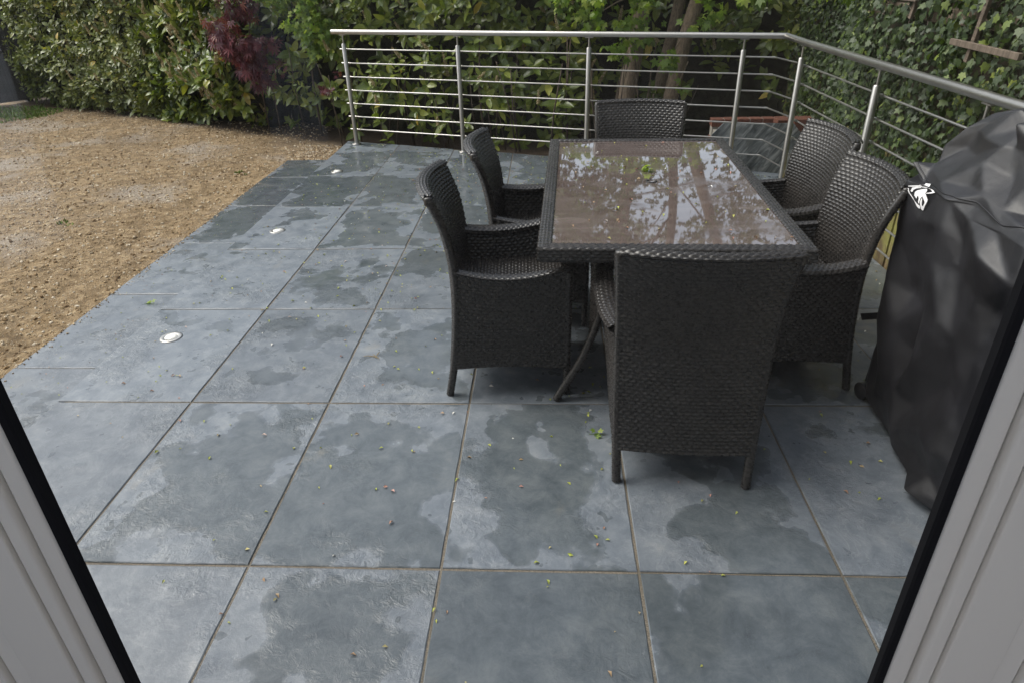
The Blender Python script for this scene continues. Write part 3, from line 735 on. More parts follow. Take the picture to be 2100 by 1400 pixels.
    V = (P-b).reshape(-1, 3); I = np.arange(nv*nu).reshape(nv, nu); J = np.roll(I, -1, 1)
    F = np.stack([I[:-1], J[:-1], J[1:], I[1:]], -1).reshape(-1, 4)
    V = np.concatenate([V, [V.reshape(nv, nu, 3)[-1].mean(0)]]); top = np.stack([I[-1], J[-1], np.full(nu, nv*nu)], -1)
    F = F[:, ::-1]; top = top[:, ::-1]
    cov = np_obj('cover', V, [F, top], M['cover'], t)
    me = cov.data
    for zc, rad in ((.93, .0026),):
        ri = int(np.argmin(np.abs(Z-zc))); MB().tube([Vector(p-b)+Vector(q)*.002 for p, q in zip(P[ri], o3[ri])]+[Vector(P[ri, 0]-b)], rad, 6).build('seam', M['cover'], t, True)
    # check orientation
    bv = BVHTree.FromPolygons([tuple(p+b) for p in V], [tuple(f) for f in F.tolist()])
    def hitx(y, z):
        h = bv.ray_cast(Vector((.9, y, z)), Vector((1, 0, 0)))[0]; return h.x if h is not None else None
    sm_ = [(y, z, hitx(y, z)) for y in np.linspace(2.26, 2.46, 15) for z in np.linspace(.82, .93, 12)]; sm_ = np.array([q for q in sm_ if q[2] is not None and q[2] < 1.36])
    qf = lambda y, z: np.stack([np.ones_like(y), y, z, y*y, z*z, y*z], -1)
    cf = np.linalg.lstsq(qf(sm_[:, 0]-2.36, sm_[:, 1]-.87), sm_[:, 2], rcond=None)[0]
    def snap(p, off=.003):
        f = float((qf(np.array([p[1]-2.36]), np.array([p[2]-.87]))@cf)[0]); h = hitx(p[1], p[2])
        return (min(f, h if h is not None else f)-off-b[0], p[1]-b[1], p[2]-b[2])
    # emblem traced as white shapes (units: zoomed pixels of the mark), laid on the cloth and following it
    polys = [[(757, 355), (870, 295), (912, 375), (800, 425), (770, 440), (590, 545), (580, 530), (760, 400), (775, 375)],
             [(655, 620), (660, 520), (720, 475), (800, 430), (815, 440), (735, 500), (700, 560), (690, 625), (670, 635)],
             [(735, 600), (760, 540), (830, 460), (905, 400), (935, 440), (940, 500), (905, 650), (920, 790), (890, 775), (870, 680), (830, 640), (815, 650), (820, 725), (750, 680)],
             [(915, 370), (960, 345), (1060, 338), (1135, 350), (1080, 405), (1035, 440), (965, 490), (945, 490), (1010, 430), (1065, 385), (1030, 372), (960, 372)],
             [(930, 510), (960, 505), (1075, 570), (1090, 620), (1040, 890), (1010, 900), (980, 870), (975, 820), (1000, 790), (1025, 780), (1040, 690), (1030, 660), (960, 610), (925, 600)],
             [(930, 630), (950, 640), (985, 760), (1000, 800), (970, 830), (945, 790), (925, 700)],
             [(585, 590), (605, 580), (625, 630), (660, 680), (800, 790), (880, 820), (965, 825), (965, 890), (935, 908), (890, 895), (820, 815), (650, 700), (600, 650)]]
    mb = MB(); cx, cy = 850, 600
    lc = np.array([1.30, 2.36, .872]); S = .000098
    for pl in polys:
        pts = []
        n = len(pl)
        for k in range(n):
            a, c = pl[k], pl[(k+1) % n]
            for j in range(3): pts.append((a[0]+(c[0]-a[0])*j/3, a[1]+(c[1]-a[1])*j/3))
        V2 = []
        for (x, y) in pts:
            dx, dy = (x-cx)*S, (y-cy)*S
            V2.append(snap((lc[0], lc[1]-dx*2.5, lc[2]-dy*1.35-dx*.15)))
        mb.add(V2, [tuple(range(len(V2)))])
    em = mb.build('emblem', M['white'], t); tag(em, 'white shield shaped emblem with striped crest')
    bm_tri(em)
    # wheel, strap, hem
    wh = MB(); wh.tube([(-.018, 0, 0), (-.014, 0, 0), (.014, 0, 0), (.018, 0, 0)], [.030, .036, .036, .030], 24)
    o = wh.build('wheel', M['black'], t); autosmooth(o); o.location = (1.312-b[0], 2.40-b[1], .037); o.rotation_euler = (0, 0, R(14))
    st = MB(); st.box(-.0025, .0025, -.01, .075, -.014, .014, .001); o = st.build('strap', M['black'], t); o.location = (1.335-b[0], 2.47-b[1], .345); o.rotation_euler = (R(-25), 0, R(38))
def bm_tri(o):
    import bmesh
    bm = bmesh.new(); bm.from_mesh(o.data); bmesh.ops.triangulate(bm, faces=bm.faces[:]); bm.to_mesh(o.data); bm.free()
barbecue()

# ------------------------------------------------------------------ foliage
def leaf_oval(nl=4, wid=.36, fold=.10, curl=.14, tip=1.):
    t = np.linspace(0, 1, nl+1); w_ = wid*.5*np.sin(np.pi*np.clip(t**.85, 0, 1))**.8; w_[0] = .02; w_[-1] = .004
    V = []; mid = []
    for k in range(nl+1):
        z = -curl*t[k]**2
        V += [(-w_[k], t[k], z+fold*w_[k]*2), (0, t[k], z), (w_[k], t[k], z+fold*w_[k]*2)]; mid += [1, 0, 1]
    F = []
    for k in range(nl): a = k*3; F += [(a, a+1, a+4, a+3), (a+1, a+2, a+5, a+4)]
    return np.array(V), np.array(F), np.array(mid, float)
def leaf_lobed(lobes, stalk=.0):
    """palmate leaf: list of (angle deg, length, half width)"""
    V = [(0, 0, 0)]; F = []; mid = [0.]
    for a, l, hw in lobes:
        a = R(a); d = np.array([math.sin(a), math.cos(a)]); s = np.array([d[1], -d[0]]); o = len(V)
        for q, sd, z in ((.52, 1, .0), (1., 0, -.16*l), (.52, -1, .0)):
            p = d*l*q+s*hw*sd; V.append((p[0], p[1]+stalk, z+.03)); mid.append(1.)
        F.append((0, o, o+1, o+2))
    V = np.array(V); V[0, 1] += stalk
    return V, np.array(F), np.array(mid)
def ivy_leaf():
    pts = [(0, 0), (.22, -.12), (.48, .10), (.36, .30), (.50, .58), (.22, .58), (0, 1.0), (-.22, .58), (-.50, .58), (-.36, .30), (-.48, .10), (-.22, -.12)]
    V = np.array([(0, .32, 0)]+[(x, y, -.22*x*x-.12*y*y+.04*abs(x)) for x, y in pts]); n = len(pts)
    F = np.array([(0, 1+(k+1) % n, 1+k) for k in range(n)]); mid = np.array([0.]+[1 if abs(p[0]) > .1 else .3 for p in pts])
    return V, F[:, ::-1], mid
LAUREL = leaf_oval(4, .47, .12, .18); SMALL = leaf_oval(3, .52, .14, .2)
MAPLE = leaf_lobed([(-105, .45, .15), (-52, .8, .2), (0, 1., .24), (52, .8, .2), (105, .45, .15)], .25)
RED = leaf_lobed([(-100, .5, .07), (-65, .75, .08), (-32, .95, .09), (0, 1.05, .09), (32, .95, .09), (65, .75, .08), (100, .5, .07)], .2)
IVY = ivy_leaf()
def in_view(P, m=30):
    d = P-CAM; z = d@CF; x = 1050+1383.7*(d@CR)/np.maximum(z, .01); y = 700-1383.7*(d@CU)/np.maximum(z, .01)
    return (z > .1) & (x > -m) & (x < 2100+m) & (y > -m) & (y < 1400+m), z
def put_leaves(parent, tmpl, mat, P, D, N, S, rnd, singles=300, part='foliage'):
    """P base, D along, N face normal, S length; the nearest in view become single leaf objects"""
    V0, F0, mid = tmpl; D = nrm(D); N = nrm(N-D*np.sum(N*D, -1, keepdims=True)); X_ = np.cross(D, N)
    base = np.array(parent.location); keep = np.ones(len(P), bool)
    if singles:
        ok, dz = in_view(P+D*S[:, None]*.5, 0); face = np.abs(np.sum(N*nrm(CAM-P), -1))
        # in front of its neighbours: prefer leaves that stand proud towards the camera
        score = np.where(ok, S/dz*(.35+face)-.02*np.maximum(dz-np.percentile(dz[ok], 12) if ok.any() else 0, 0), -9)
        pick = np.argsort(-score)[:singles]; pick = pick[score[pick] > -5]; keep[pick] = False
        me = np_mesh('leaf', V0, F0, M[mat+'_one'], True, {'mid': mid})
        for k in pick:
            o = bpy.data.objects.new('leaf', me); s = S[k]
            o.matrix_basis = Matrix(((X_[k, 0]*s, D[k, 0]*s, N[k, 0]*s, P[k, 0]-base[0]), (X_[k, 1]*s, D[k, 1]*s, N[k, 1]*s, P[k, 1]-base[1]), (X_[k, 2]*s, D[k, 2]*s, N[k, 2]*s, P[k, 2]-base[2]), (0, 0, 0, 1)))
            link(o, parent)
    if not keep.any(): return None
    P, D, N, S, X_, rnd = P[keep]-base, D[keep], N[keep], S[keep], X_[keep], rnd[keep]; n = len(P)
    V = P[:, None]+S[:, None, None]*(V0[None, :, 0:1]*X_[:, None]+V0[None, :, 1:2]*D[:, None]+V0[None, :, 2:3]*N[:, None])
    F = (F0[None]+(np.arange(n)*len(V0))[:, None, None]).reshape(-1, F0.shape[1])
    o = np_obj(part, V.reshape(-1, 3), F, M[mat], parent, True, {'rnd': np.repeat(rnd, len(V0)), 'mid': np.tile(mid, n)})
    return tag(o, kind='stuff')
def shoots(P, A, nl, L, spread=(38, 82), gap=.018):
    """whorls of leaves round shoot tips: P tip position, A axis; returns leaf arrays"""
    m = len(P); k = np.arange(nl); A = nrm(A)
    h = np.where(np.abs(A[:, 2:3]) < .9, np.array([[0, 0, 1.]]), np.array([[1., 0, 0]])); e1 = nrm(np.cross(A, h)); e2 = np.cross(A, e1)
    ph = k[None]*2.4+rng.uniform(0, 6.28, (m, 1))+rng.uniform(-.3, .3, (m, nl)); th = np.radians(np.linspace(spread[0], spread[1], nl))[None]+rng.uniform(-.2, .2, (m, nl))
    r = e1[:, None]*np.cos(ph)[..., None]+e2[:, None]*np.sin(ph)[..., None]
    D = A[:, None]*np.cos(th)[..., None]+r*np.sin(th)[..., None]; N = A[:, None]*np.sin(th)[..., None]-r*np.cos(th)[..., None]
    D = D+np.array([0, 0, -.12])
    Q = P[:, None]-A[:, None]*(k*gap)[None, :, None]
    S = L*rng.uniform(.7, 1.15, (m, nl))*rng.uniform(.62, 1.22, (m, 1))*(.55+.45*np.minimum(1, k/2.5))[None]
    return Q.reshape(-1, 3), D.reshape(-1, 3), N.reshape(-1, 3), S.ravel()
def path_pts(path, n):
    path = np.array(path, float); seg = np.linalg.norm(np.diff(path, axis=0), axis=1); c = np.concatenate([[0], np.cumsum(seg)])
    s = rng.uniform(0, c[-1], n); i = np.clip(np.searchsorted(c, s)-1, 0, len(seg)-1); f = (s-c[i])/seg[i]
    p = path[i]+(path[i+1]-path[i])*f[:, None]; d = nrm(path[i+1]-path[i]); nor = np.stack([d[:, 1], -d[:, 0]], -1)
    return p, nor, c[-1]
def hedge_surface(path, zr, dens, depth, bulge, lean=.0, zpow=1.):
    n = int(dens*path_pts(path, 1)[2]*(zr[1]-zr[0])); p, nor, L = path_pts(path, n)
    z = zr[0]+(zr[1]-zr[0])*rng.uniform(0, 1, n)**zpow
    Q = np.concatenate([p, z[:, None]], 1)
    off = bulge*(fbm(Q, 1.3, 71, 3)-.5)*2+bulge*.5*(fbm(Q, 4., 75, 2)-.4)-depth*rng.uniform(0, 1, n)**1.6+lean*(z-zr[0])
    off = off+.16*np.sin(np.pi*np.clip((z-zr[0])/1.2, 0, 1))
    Q[:, :2] += nor*off[:, None]; nor3 = np.concatenate([nor, np.zeros((n, 1))], 1)
    return Q, nor3
def core(parent, path, zr, back, name='shade_backing'):  # dark sheet standing in for the shaded hedge interior, also blocks light
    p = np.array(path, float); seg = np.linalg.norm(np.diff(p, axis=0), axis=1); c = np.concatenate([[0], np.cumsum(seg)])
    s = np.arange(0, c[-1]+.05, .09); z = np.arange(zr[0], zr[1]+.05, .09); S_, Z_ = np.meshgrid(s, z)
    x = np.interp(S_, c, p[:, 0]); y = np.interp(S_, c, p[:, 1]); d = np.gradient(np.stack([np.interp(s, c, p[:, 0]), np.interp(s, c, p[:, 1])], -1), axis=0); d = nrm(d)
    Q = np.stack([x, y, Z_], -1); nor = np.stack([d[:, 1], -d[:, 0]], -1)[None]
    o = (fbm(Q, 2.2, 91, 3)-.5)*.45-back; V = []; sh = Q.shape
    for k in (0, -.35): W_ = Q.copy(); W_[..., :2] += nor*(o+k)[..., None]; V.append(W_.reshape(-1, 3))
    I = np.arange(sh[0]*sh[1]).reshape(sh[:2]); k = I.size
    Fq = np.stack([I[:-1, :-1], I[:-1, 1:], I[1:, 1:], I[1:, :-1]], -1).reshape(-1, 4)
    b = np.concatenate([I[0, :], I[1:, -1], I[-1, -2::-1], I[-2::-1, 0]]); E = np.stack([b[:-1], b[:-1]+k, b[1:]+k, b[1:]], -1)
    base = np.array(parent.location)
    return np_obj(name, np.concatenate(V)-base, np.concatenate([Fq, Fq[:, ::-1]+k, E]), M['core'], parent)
def spikes(parent, P, A, L=.10, name='flower_spikes'):
    """faded upright racemes: small florets round a stalk"""
    base = np.array(parent.location); VV = []; FF = []; RR = []; o = 0
    b = np.array([(1, 0, 0), (-1, 0, 0), (0, 1, 0), (0, -1, 0), (0, 0, 1), (0, 0, -1)], float); f = np.array([(0, 2, 4), (2, 1, 4), (1, 3, 4), (3, 0, 4), (2, 0, 5), (1, 2, 5), (3, 1, 5), (0, 3, 5)])
    for p, a in zip(P, nrm(A)):
        l = 1.35*L*rng.uniform(.7, 1.2); nf = 34
        h = np.array([1, 0, 0]) if abs(a[2]) > .8 else np.array([0, 0, 1.]); e1 = nrm(np.cross(a, h)); e2 = np.cross(a, e1)
        for q in range(nf):
            t = q/nf; an = q*2.4; r = .0145*(1-.55*t); c = p+a*l*t+(e1*math.cos(an)+e2*math.sin(an))*r; s = .0092*(1.1-.5*t)
            VV.append(b*s*rng.uniform(.7, 1.3)+c-base); FF.append(f+o); o += 6; RR += [rng.uniform()]*6
    return tag(np_obj(name, np.concatenate(VV), np.concatenate(FF), M['spike'], parent, False, {'rnd': RR}), kind='stuff')
def twigs(parent, segs, name='stems', mat='twig', n=6):
    base = Vector(parent.location)
    for a, c, r in segs:
        a, c = Vector(a)-base, Vector(c)-base; m = (a+c)/2+Vector((random.uniform(-.05, .05), random.uniform(-.05, .05), 0))
        MB().tube([a, m, c], [r, r*.85, r*.6], n).build(name, M[mat], parent, True)

GZ = -.18
def hedge(name, label, cat, path, tmpl, mat, zin, zout, dens, nl, L, bulge=.22, up=.55, mask=None, nspike=0, singles=300, hi_dens=.45, spread=(38, 82), depth=.42, back=.42, cz=None):
    p0 = path[len(path)//2]; t = empty(name, (p0[0], p0[1], GZ)); tag(t, label, cat)
    core(t, path, (GZ, min(zout, cz or 9)), back)
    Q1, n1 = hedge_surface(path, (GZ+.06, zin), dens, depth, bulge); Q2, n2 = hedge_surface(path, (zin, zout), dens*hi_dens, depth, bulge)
    Q = np.concatenate([Q1, Q2]); N_ = np.concatenate([n1, n2])
    if mask is not None: k = mask(Q); Q, N_ = Q[k], N_[k]
    k = fbm(Q, 2.6, 64, 2) > rng.uniform(.12, .26, len(Q)); Q, N_ = Q[k], N_[k]
    A = N_*rng.uniform(.5, 1.2, (len(Q), 1))+np.array([0, 0, up])+rng.normal(0, .38, Q.shape)
    P, D, N, S = shoots(Q, A, nl, L, spread)
    rn = np.clip(rng.beta(2, 2.6, len(P))+(np.repeat(fbm(Q, 1.1, 15, 2), nl)-.42)*.5, 0, 1)
    put_leaves(t, tmpl, mat, P, D, N, S, rn, singles)
    if nspike:
        ok, dz = in_view(Q, 20); i = np.where(ok)[0]; i = i[np.argsort(dz[i])][:len(i)*2//3]; i = rng.choice(i, min(nspike, len(i)), replace=False)
        spikes(t, Q[i]+N_[i]*.04, np.array([0, 0, .9])+N_[i]*.5+rng.normal(0, .3, (len(i), 3)), .10)
    return t
hedge('laurel_hedge', 'dense small leaved evergreen hedge at far left beyond the bare soil', 'hedge',
      [(-8.2, 10.9), (-7.2, 10.35), (-6.3, 10.05), (-5.3, 9.55)], SMALL, 'hedge', 1.65, 2.5, 200, 8, .098, .16, nspike=26, depth=.3)
mid_h = hedge('flowering_laurel', 'cherry laurel with faded cream flower spikes, left of the red maple', 'shrub',
      [(-5.5, 9.7), (-4.9, 9.25), (-4.3, 8.9), (-3.75, 8.6)], LAUREL, 'laurel', 1.65, 2.5, 115, 8, .145, .22, nspike=95, depth=.36)
def back_mask(Q):
    x, z = Q[:, 0], Q[:, 2]; hole = (x > 1.45) & (z < .78) & (rng.uniform(0, 1, len(Q)) < .93); trunk = (x > .55) & (x < 1.6) & (rng.uniform(0, 1, len(Q)) < np.where(z < 1., .72, .45))
    gap = (x < -2.35) & (z < .95) & (rng.uniform(0, 1, len(Q)) < .45); low = (z < .22) & (rng.uniform(0, 1, len(Q)) < .55)
    high = (x > .75) & (z > 1.75) & (rng.uniform(0, 1, len(Q)) < .85)
    return ~(hole | trunk | gap | low | high)
back_h = hedge('laurel_bush', 'broad leaved laurel growing behind the steel railing', 'shrub',
      [(-3.7, 8.75), (-2.9, 8.35), (-2.0, 7.85), (-.8, 7.45), (.25, 7.3), (.75, 7.75), (1.6, 7.75), (2.3, 7.2), (3.2, 7.0)], LAUREL, 'laurel', 1.6, 2.6, 82, 7, .15, .17, mask=back_mask, nspike=46, depth=.5, back=.62, hi_dens=.4, cz=1.7)
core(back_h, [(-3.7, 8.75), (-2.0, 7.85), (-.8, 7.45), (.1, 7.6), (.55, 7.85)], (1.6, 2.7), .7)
sg = []
for _ in range(46):
    x = random.uniform(-2.4, 1.4); y = np.interp(x, [-2, -.8, .4, 1.5], [7.9, 7.5, 7.1, 6.9])+random.uniform(0, .25)
    sg.append(((x, y, GZ), (x+random.uniform(-.18, .18), y-random.uniform(-.05, .18), random.uniform(.35, 1.0)), random.uniform(.004, .013)))
twigs(back_h, sg, 'stem')
# light green maple boughs
def cloud_leaves(t, blobs, tmpl, mat, L, per, singles, droop=.6, part='foliage'):
    Ps = []
    for (x, y, z, rx, ry, rz, k) in blobs:
        n_ = int(per*k); q = nrm(rng.normal(0, 1, (n_, 3)))*rng.uniform(.25, 1, (n_, 1))**.5; Ps.append(q*np.array([rx, ry, rz])+np.array([x, y, z]))
    P = np.concatenate(Ps); k = fbm(P, 5., 83, 2) > .36; P = P[k]; n_ = len(P)
    D = rng.normal(0, .6, (n_, 3))+np.array([0, -.25, -droop]); N = rng.normal(0, .45, (n_, 3))+np.array([0, -.6, .7])
    return put_leaves(t, tmpl, mat, P, D, N, L*rng.uniform(.6, 1.2, n_), rng.beta(2, 2, n_), singles, part)
t = empty('maple_shrub', (-2.75, 8.35, GZ)); tag(t, 'bright yellow green small leaved maple between the red maple and the railing', 'shrub')
cloud_leaves(t, [(-2.95, 8.25, 1.45, .3, .22, .28, 1), (-2.62, 8.1, 1.22, .32, .22, .26, 1.3), (-2.5, 8.05, 1.0, .22, .18, .22, .8), (-2.75, 8.1, 1.65, .4, .25, .25, 1), (-2.55, 8.05, .78, .09, .09, .1, .12), (-2.3, 8., .72, .1, .1, .1, .14)], MAPLE, 'maple', .058, 620, 300)
twigs(t, [((-2.75, 8.4, GZ), (-2.7, 8.3, 1.0), .016), ((-2.7, 8.3, .95), (-2.45, 8.1, 1.3), .009), ((-2.7, 8.3, .95), (-2.95, 8.25, 1.5), .009), ((-2.95, 8.4, GZ), (-2.9, 8.15, .9), .007)], 'stem')
t = empty('red_maple', (-3.55, 8.6, GZ)); tag(t, 'dark red cut leaved Japanese maple in front of the hedge', 'shrub')
cloud_leaves(t, [(-3.5, 8.35, 1.4, .3, .25, .3, 1.2), (-3.62, 8.3, 1.08, .26, .22, .24, 1), (-3.48, 8.3, .86, .26, .22, .2, .9), (-3.42, 8.3, .66, .2, .18, .18, .6), (-3.36, 8.28, .5, .13, .12, .12, .22), (-3.72, 8.28, .93, .14, .14, .12, .3), (-3.4, 8.35, 1.62, .36, .2, .25, 1), (-3.17, 8.3, .95, .12, .1, .12, .18), (-3.1, 8.25, .62, .1, .08, .08, .08)], RED, 'red', .10, 230, 300, 1.1)
twigs(t, [((-3.5, 8.65, GZ), (-3.5, 8.45, .8), .010), ((-3.5, 8.45, .75), (-3.6, 8.35, 1.3), .008), ((-3.5, 8.45, .75), (-3.3, 8.4, 1.5), .008), ((-3.3, 8.5, GZ), (-3.25, 8.35, .75), .007)], 'stem')
t = empty('red_seedling', (-2.35, 7.85, GZ)); tag(t, 'small dark red maple sprig at the left end of the railing', 'shrub')
cloud_leaves(t, [(-2.36, 7.8, .66, .13, .1, .15, .28), (-2.42, 7.8, .5, .1, .08, .1, .14)], RED, 'red', .06, 420, 120, .9)
twigs(t, [((-2.35, 7.85, GZ), (-2.38, 7.8, .6), .006)], 'stem')

# multi stemmed tree behind the railing, its open crown lets the sky through
t = empty('multi_stem_tree', (1.05, 7.4, GZ)); tag(t, 'brown multi stemmed tree behind the railing with light green hanging leaves', 'tree')
base = Vector(t.location)
def trunk(pts, r0, r1, n=14):
    m = 26; P_ = [np.array(p, float) for p in pts]; k = np.linspace(0, len(pts)-1, m); out = []
    fx = [interp(range(len(pts)), [p[d] for p in P_]) for d in range(3)]
    for q in k: out.append(tuple(float(f(q)) for f in fx))
    rr = [r0+(r1-r0)*j/(m-1) for j in range(m)]; rr[0] *= 1.35; rr[1] *= 1.12
    MB().tube([Vector(p)-base for p in out], rr, n).build('trunk', M['bark'], t, True); return out
a = trunk([(.79, 7.32, GZ), (.83, 7.32, .4), (.93, 7.35, 1.3), (.85, 7.5, 2.6), (.5, 7.8, 4.4)], .102, .05)
b_ = trunk([(1.18, 7.75, GZ), (1.22, 7.72, .4), (1.36, 7.7, 1.3), (1.5, 7.75, 2.6), (1.4, 7.9, 4.6)], .075, .04)
c_ = trunk([(1.22, 7.3, GZ), (1.28, 7.3, .4), (1.46, 7.3, 1.3), (1.9, 7.35, 2.5), (2.6, 7.5, 4.2)], .088, .045)
lim = []
for st in (a, b_, c_):
    for _ in range(6):
        q = st[random.randint(13, 25)]; d = Vector((random.uniform(-1, 1), random.uniform(-1, .7), random.uniform(.05, .8))).normalized()*random.uniform(.7, 1.7)
        lim.append((q, tuple(Vector(q)+d), random.uniform(.008, .018)))
twigs(t, lim, 'limb', 'bark', 7)
cl = []
for _ in range(34): cl.append((random.uniform(-1.2, 1.0), random.uniform(7.4, 8.6), random.uniform(1.9, 3.3), .4, .35, .3, .75))
for _ in range(20): cl.append((random.uniform(1.3, 4.2), random.uniform(6.6, 8.6), random.uniform(1.9, 3.8), .45, .4, .28, .4))
for (q, e, r) in lim: cl.append((e[0], e[1], e[2], .55, .55, .34, .62))
for _ in range(8): cl.append((random.uniform(-.4, 3.6), random.uniform(6.4, 8.4), random.uniform(2.2, 4.4), .5, .5, .3, .4))
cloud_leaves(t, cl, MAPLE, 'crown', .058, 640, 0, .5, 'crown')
cloud_leaves(t, [(.55, 7.0, 1.22, .35, .2, .16, .55), (.95, 6.95, 1.18, .36, .22, .2, .8), (1.35, 6.95, 1.2, .3, .2, .18, .4), (.85, 6.95, .9, .32, .15, .10, .26), (1.2, 6.95, .8, .16, .12, .1, .16), (.35, 7., 1.3, .3, .2, .12, .3), (1.3, 6.95, .52, .08, .06, .08, .05), (1.9, 6.9, 1.3, .2, .2, .1, .14), (1.0, 7, 1.55, .8, .3, .2, 1.), (2.2, 6.3, 1.55, .35, .3, .2, .6), (2.0, 5.2, 1.5, .22, .2, .14, .5)], MAPLE, 'maple', .068, 460, 300, .8, 'foliage')
twigs(t, [((1.42, 7.3, 1.1), (1.2, 7.05, .8), .01), ((1.22, 7.3, .3), (1.38, 7.1, .75), .009), ((.9, 7.3, 1.35), (.5, 7.0, 1.2), .008)], 'limb', 'bark', 6)

# right hand boundary: boarded fence, trellis, ivy
FX = 2.03
fence_x = lambda y: FX+.45*np.clip((np.asarray(y)-4.7)/1.3, 0, 1)      # the boundary runs away from the patio at the back
def board_fence():
    t = empty('timber_fence', (FX, 4.5, -.2)); tag(t, 'weathered vertical board fence stained with yellow green algae under the ivy', 'fence')
    y = 1.0; me = None
    while y < 7.4:
        if me is None:
            o = MB().box(0, .018, 0, .098, 0, 2.0, .002).build('board', M['algae'], t); me = o.data
        else: o = link(bpy.data.objects.new('board', me), t)
        o.location = (float(fence_x(y))-FX+random.uniform(0, .006)+(.012 if int(y*10) % 2 else 0), y-4.5, random.uniform(-.01, .01)); o.rotation_euler = (R(random.uniform(-.4, .4)), 0, 0); y += .103
    for z in (.62, 1.5): MB().box(-.05, -.002, -3.5, .2, z, z+.07, .003).build('rail', M['fence'], t)
board_fence()
def trellis():
    t = empty('trellis', (FX-.06, 3.6, 1.2)); tag(t, 'grey brown timber trellis pieces poking through the ivy at top right', 'trellis')
    def bt(p, q, w=.018, h=.027):
        p, q = Vector(p), Vector(q); d = (q-p); L = d.length; o = MB().box(-w/2, w/2, 0, L, -h/2, h/2, .002).build('batten', M['batten'], t)
        d.normalize(); x = Vector((1, 0, 0)); x = (x-d*x.dot(d)).normalized(); zz = x.cross(d)
        o.matrix_basis = Matrix(((x.x, d.x, zz.x, p.x-t.location.x), (x.y, d.y, zz.y, p.y-t.location.y), (x.z, d.z, zz.z, p.z-t.location.z), (0, 0, 0, 1)))
    x = FX-.13
    bt((x, 3.53, 1.245), (x, 3.0, 1.235)); bt((x+.02, 3.40, 1.17), (x+.02, 3.33, 1.62)); bt((x, 4.12, 1.41), (x, 3.95, 1.41), .02, .036); bt((x+.02, 4.02, 1.31), (x+.02, 3.95, 1.62))
    bt((x+.02, 4.55, .475), (x+.02, 4.35, .45))
trellis()
def ivy():
    t = empty('ivy', (FX-.05, 4.6, -.2)); tag(t, 'dark green ivy covering the fence to the right of the railing', 'ivy')
    n_ = 25000; y = rng.uniform(2.4, 7.1, n_); z = rng.uniform(-.1, 2.15, n_); Q = np.stack([fence_x(y), y, z], -1)
    cut = .22+.4*fbm(Q*np.array([1, 1, .2]), 1.7, 33, 3)-.02*(y-4); cut = np.where(y < 4.3, cut+.12, cut-.12)
    k = z > cut; k &= ~((rng.uniform(0, 1, n_) < .75) & (np.hypot(y-4.45, z-.45) < .15)); k &= (fbm(Q, 3.2, 37, 2) > .17)
    Q = Q[k]; m = len(Q); Q[:, 0] -= .03+.2*fbm(Q, 2.2, 39, 3)*rng.uniform(.2, 1, m)
    N = np.array([-1., -.05, .45])+rng.normal(0, .38, (m, 3)); D = np.array([-.2, 0, -1.])+rng.normal(0, .55, (m, 3))
    rn = np.clip(rng.beta(1.6, 2.6, m)+(fbm(Q, 3., 44, 2)-.4)*.45, 0, 1)
    put_leaves(t, IVY, 'ivy', Q, D, N, rng.uniform(.022, .048, m), rn, 300)
    sg = [((float(fence_x(y0))-.04, y0, z0), (float(fence_x(y0))-.06, y0+random.uniform(-.25, .25), z0+random.uniform(.25, .7)), .004) for y0, z0 in [(random.uniform(2.6, 6.4), random.uniform(-.1, .9)) for _ in range(34)]]
    twigs(t, sg, 'stem', n=5)
ivy()
# dark backdrop planting behind the corner gap and the far boundary fence on the left
def far_fence(name, label, x0, y0, x1, y1, h, mat):
    t = empty(name, (x0, y0, GZ)); tag(t, label, 'fence'); ang = math.atan2(y1-y0, x1-x0); t.rotation_euler = (0, 0, ang); L = math.hypot(x1-x0, y1-y0)
    z = .04; me = None
    while z < h:
        if me is None: o = MB().box(0, L, 0, .02, 0, .14, .004).build('board', M[mat], t); me = o.data
        else: o = link(bpy.data.objects.new('board', me), t)
        o.location = (0, random.uniform(-.006, .006), z); z += .128
    k = 0.
    while k <= L: MB().box(k-.045, k+.045, .022, .11, 0, h+.05, .004).build('post', M[mat], t); k += 1.8
far_fence('board_fence', 'dark horizontal board fence at the far left edge', -10.6, 8.4, -8.0, 12.0, 1.8, 'darkwood')

blades('lawn', [(-8.3, 10.1, .75, 1500, .05), (-7.7, 10.2, .4, 500, .045), (-9.2, 9.9, .8, 900, .05)], 'strip of short green grass at the far left of the soil', 'grass', kind='stuff')
for (x, y, lab) in ((-3.12, 6.72, 'small bright green weed on the soil near the far end of the step'), (-4.0, 5.2, 'tiny green weed alone in the middle of the soil'), (-3.95, 3.9, 'low green weed on the soil near the left picture edge')):
    blades('weed', [(x, y, .045, 26, .03), (x+.1, y-.06, .03, 8, .025)], lab, 'weed')

# slate offcut and bricks in the corner behind the railing
sl = MB(); pf = [(1.45, -.2), (2.30, -.2), (2.335, .13), (2.125, .37), (1.535, .385), (1.44, .285)]
V2 = [(x-1.9, 0, z+.2) for x, z in pf]+[(x-1.9, .022, z+.2) for x, z in pf]; n6 = len(pf)
sl.add(V2, [tuple(range(n6)), tuple(range(2*n6-1, n6-1, -1))]+[((k+1) % n6, k, n6+k, n6+(k+1) % n6) for k in range(n6)])
o = sl.build('slate_offcut', M['slab']); o.location = (1.9, 5.98, -.2); o.rotation_euler = (R(-7), 0, 0)
tag(o, 'grey streaked slate offcut slab leaning in the corner behind the railing', 'slab')
wl = empty('brick_wall', (1.95, 6.3, -.20)); tag(wl, 'low dark brick wall behind the leaning slate offcut', 'wall')
bm0 = MB().box(-.052, .052, -.05, .05, 0, .065, .004).mesh('brick', M['brick'])
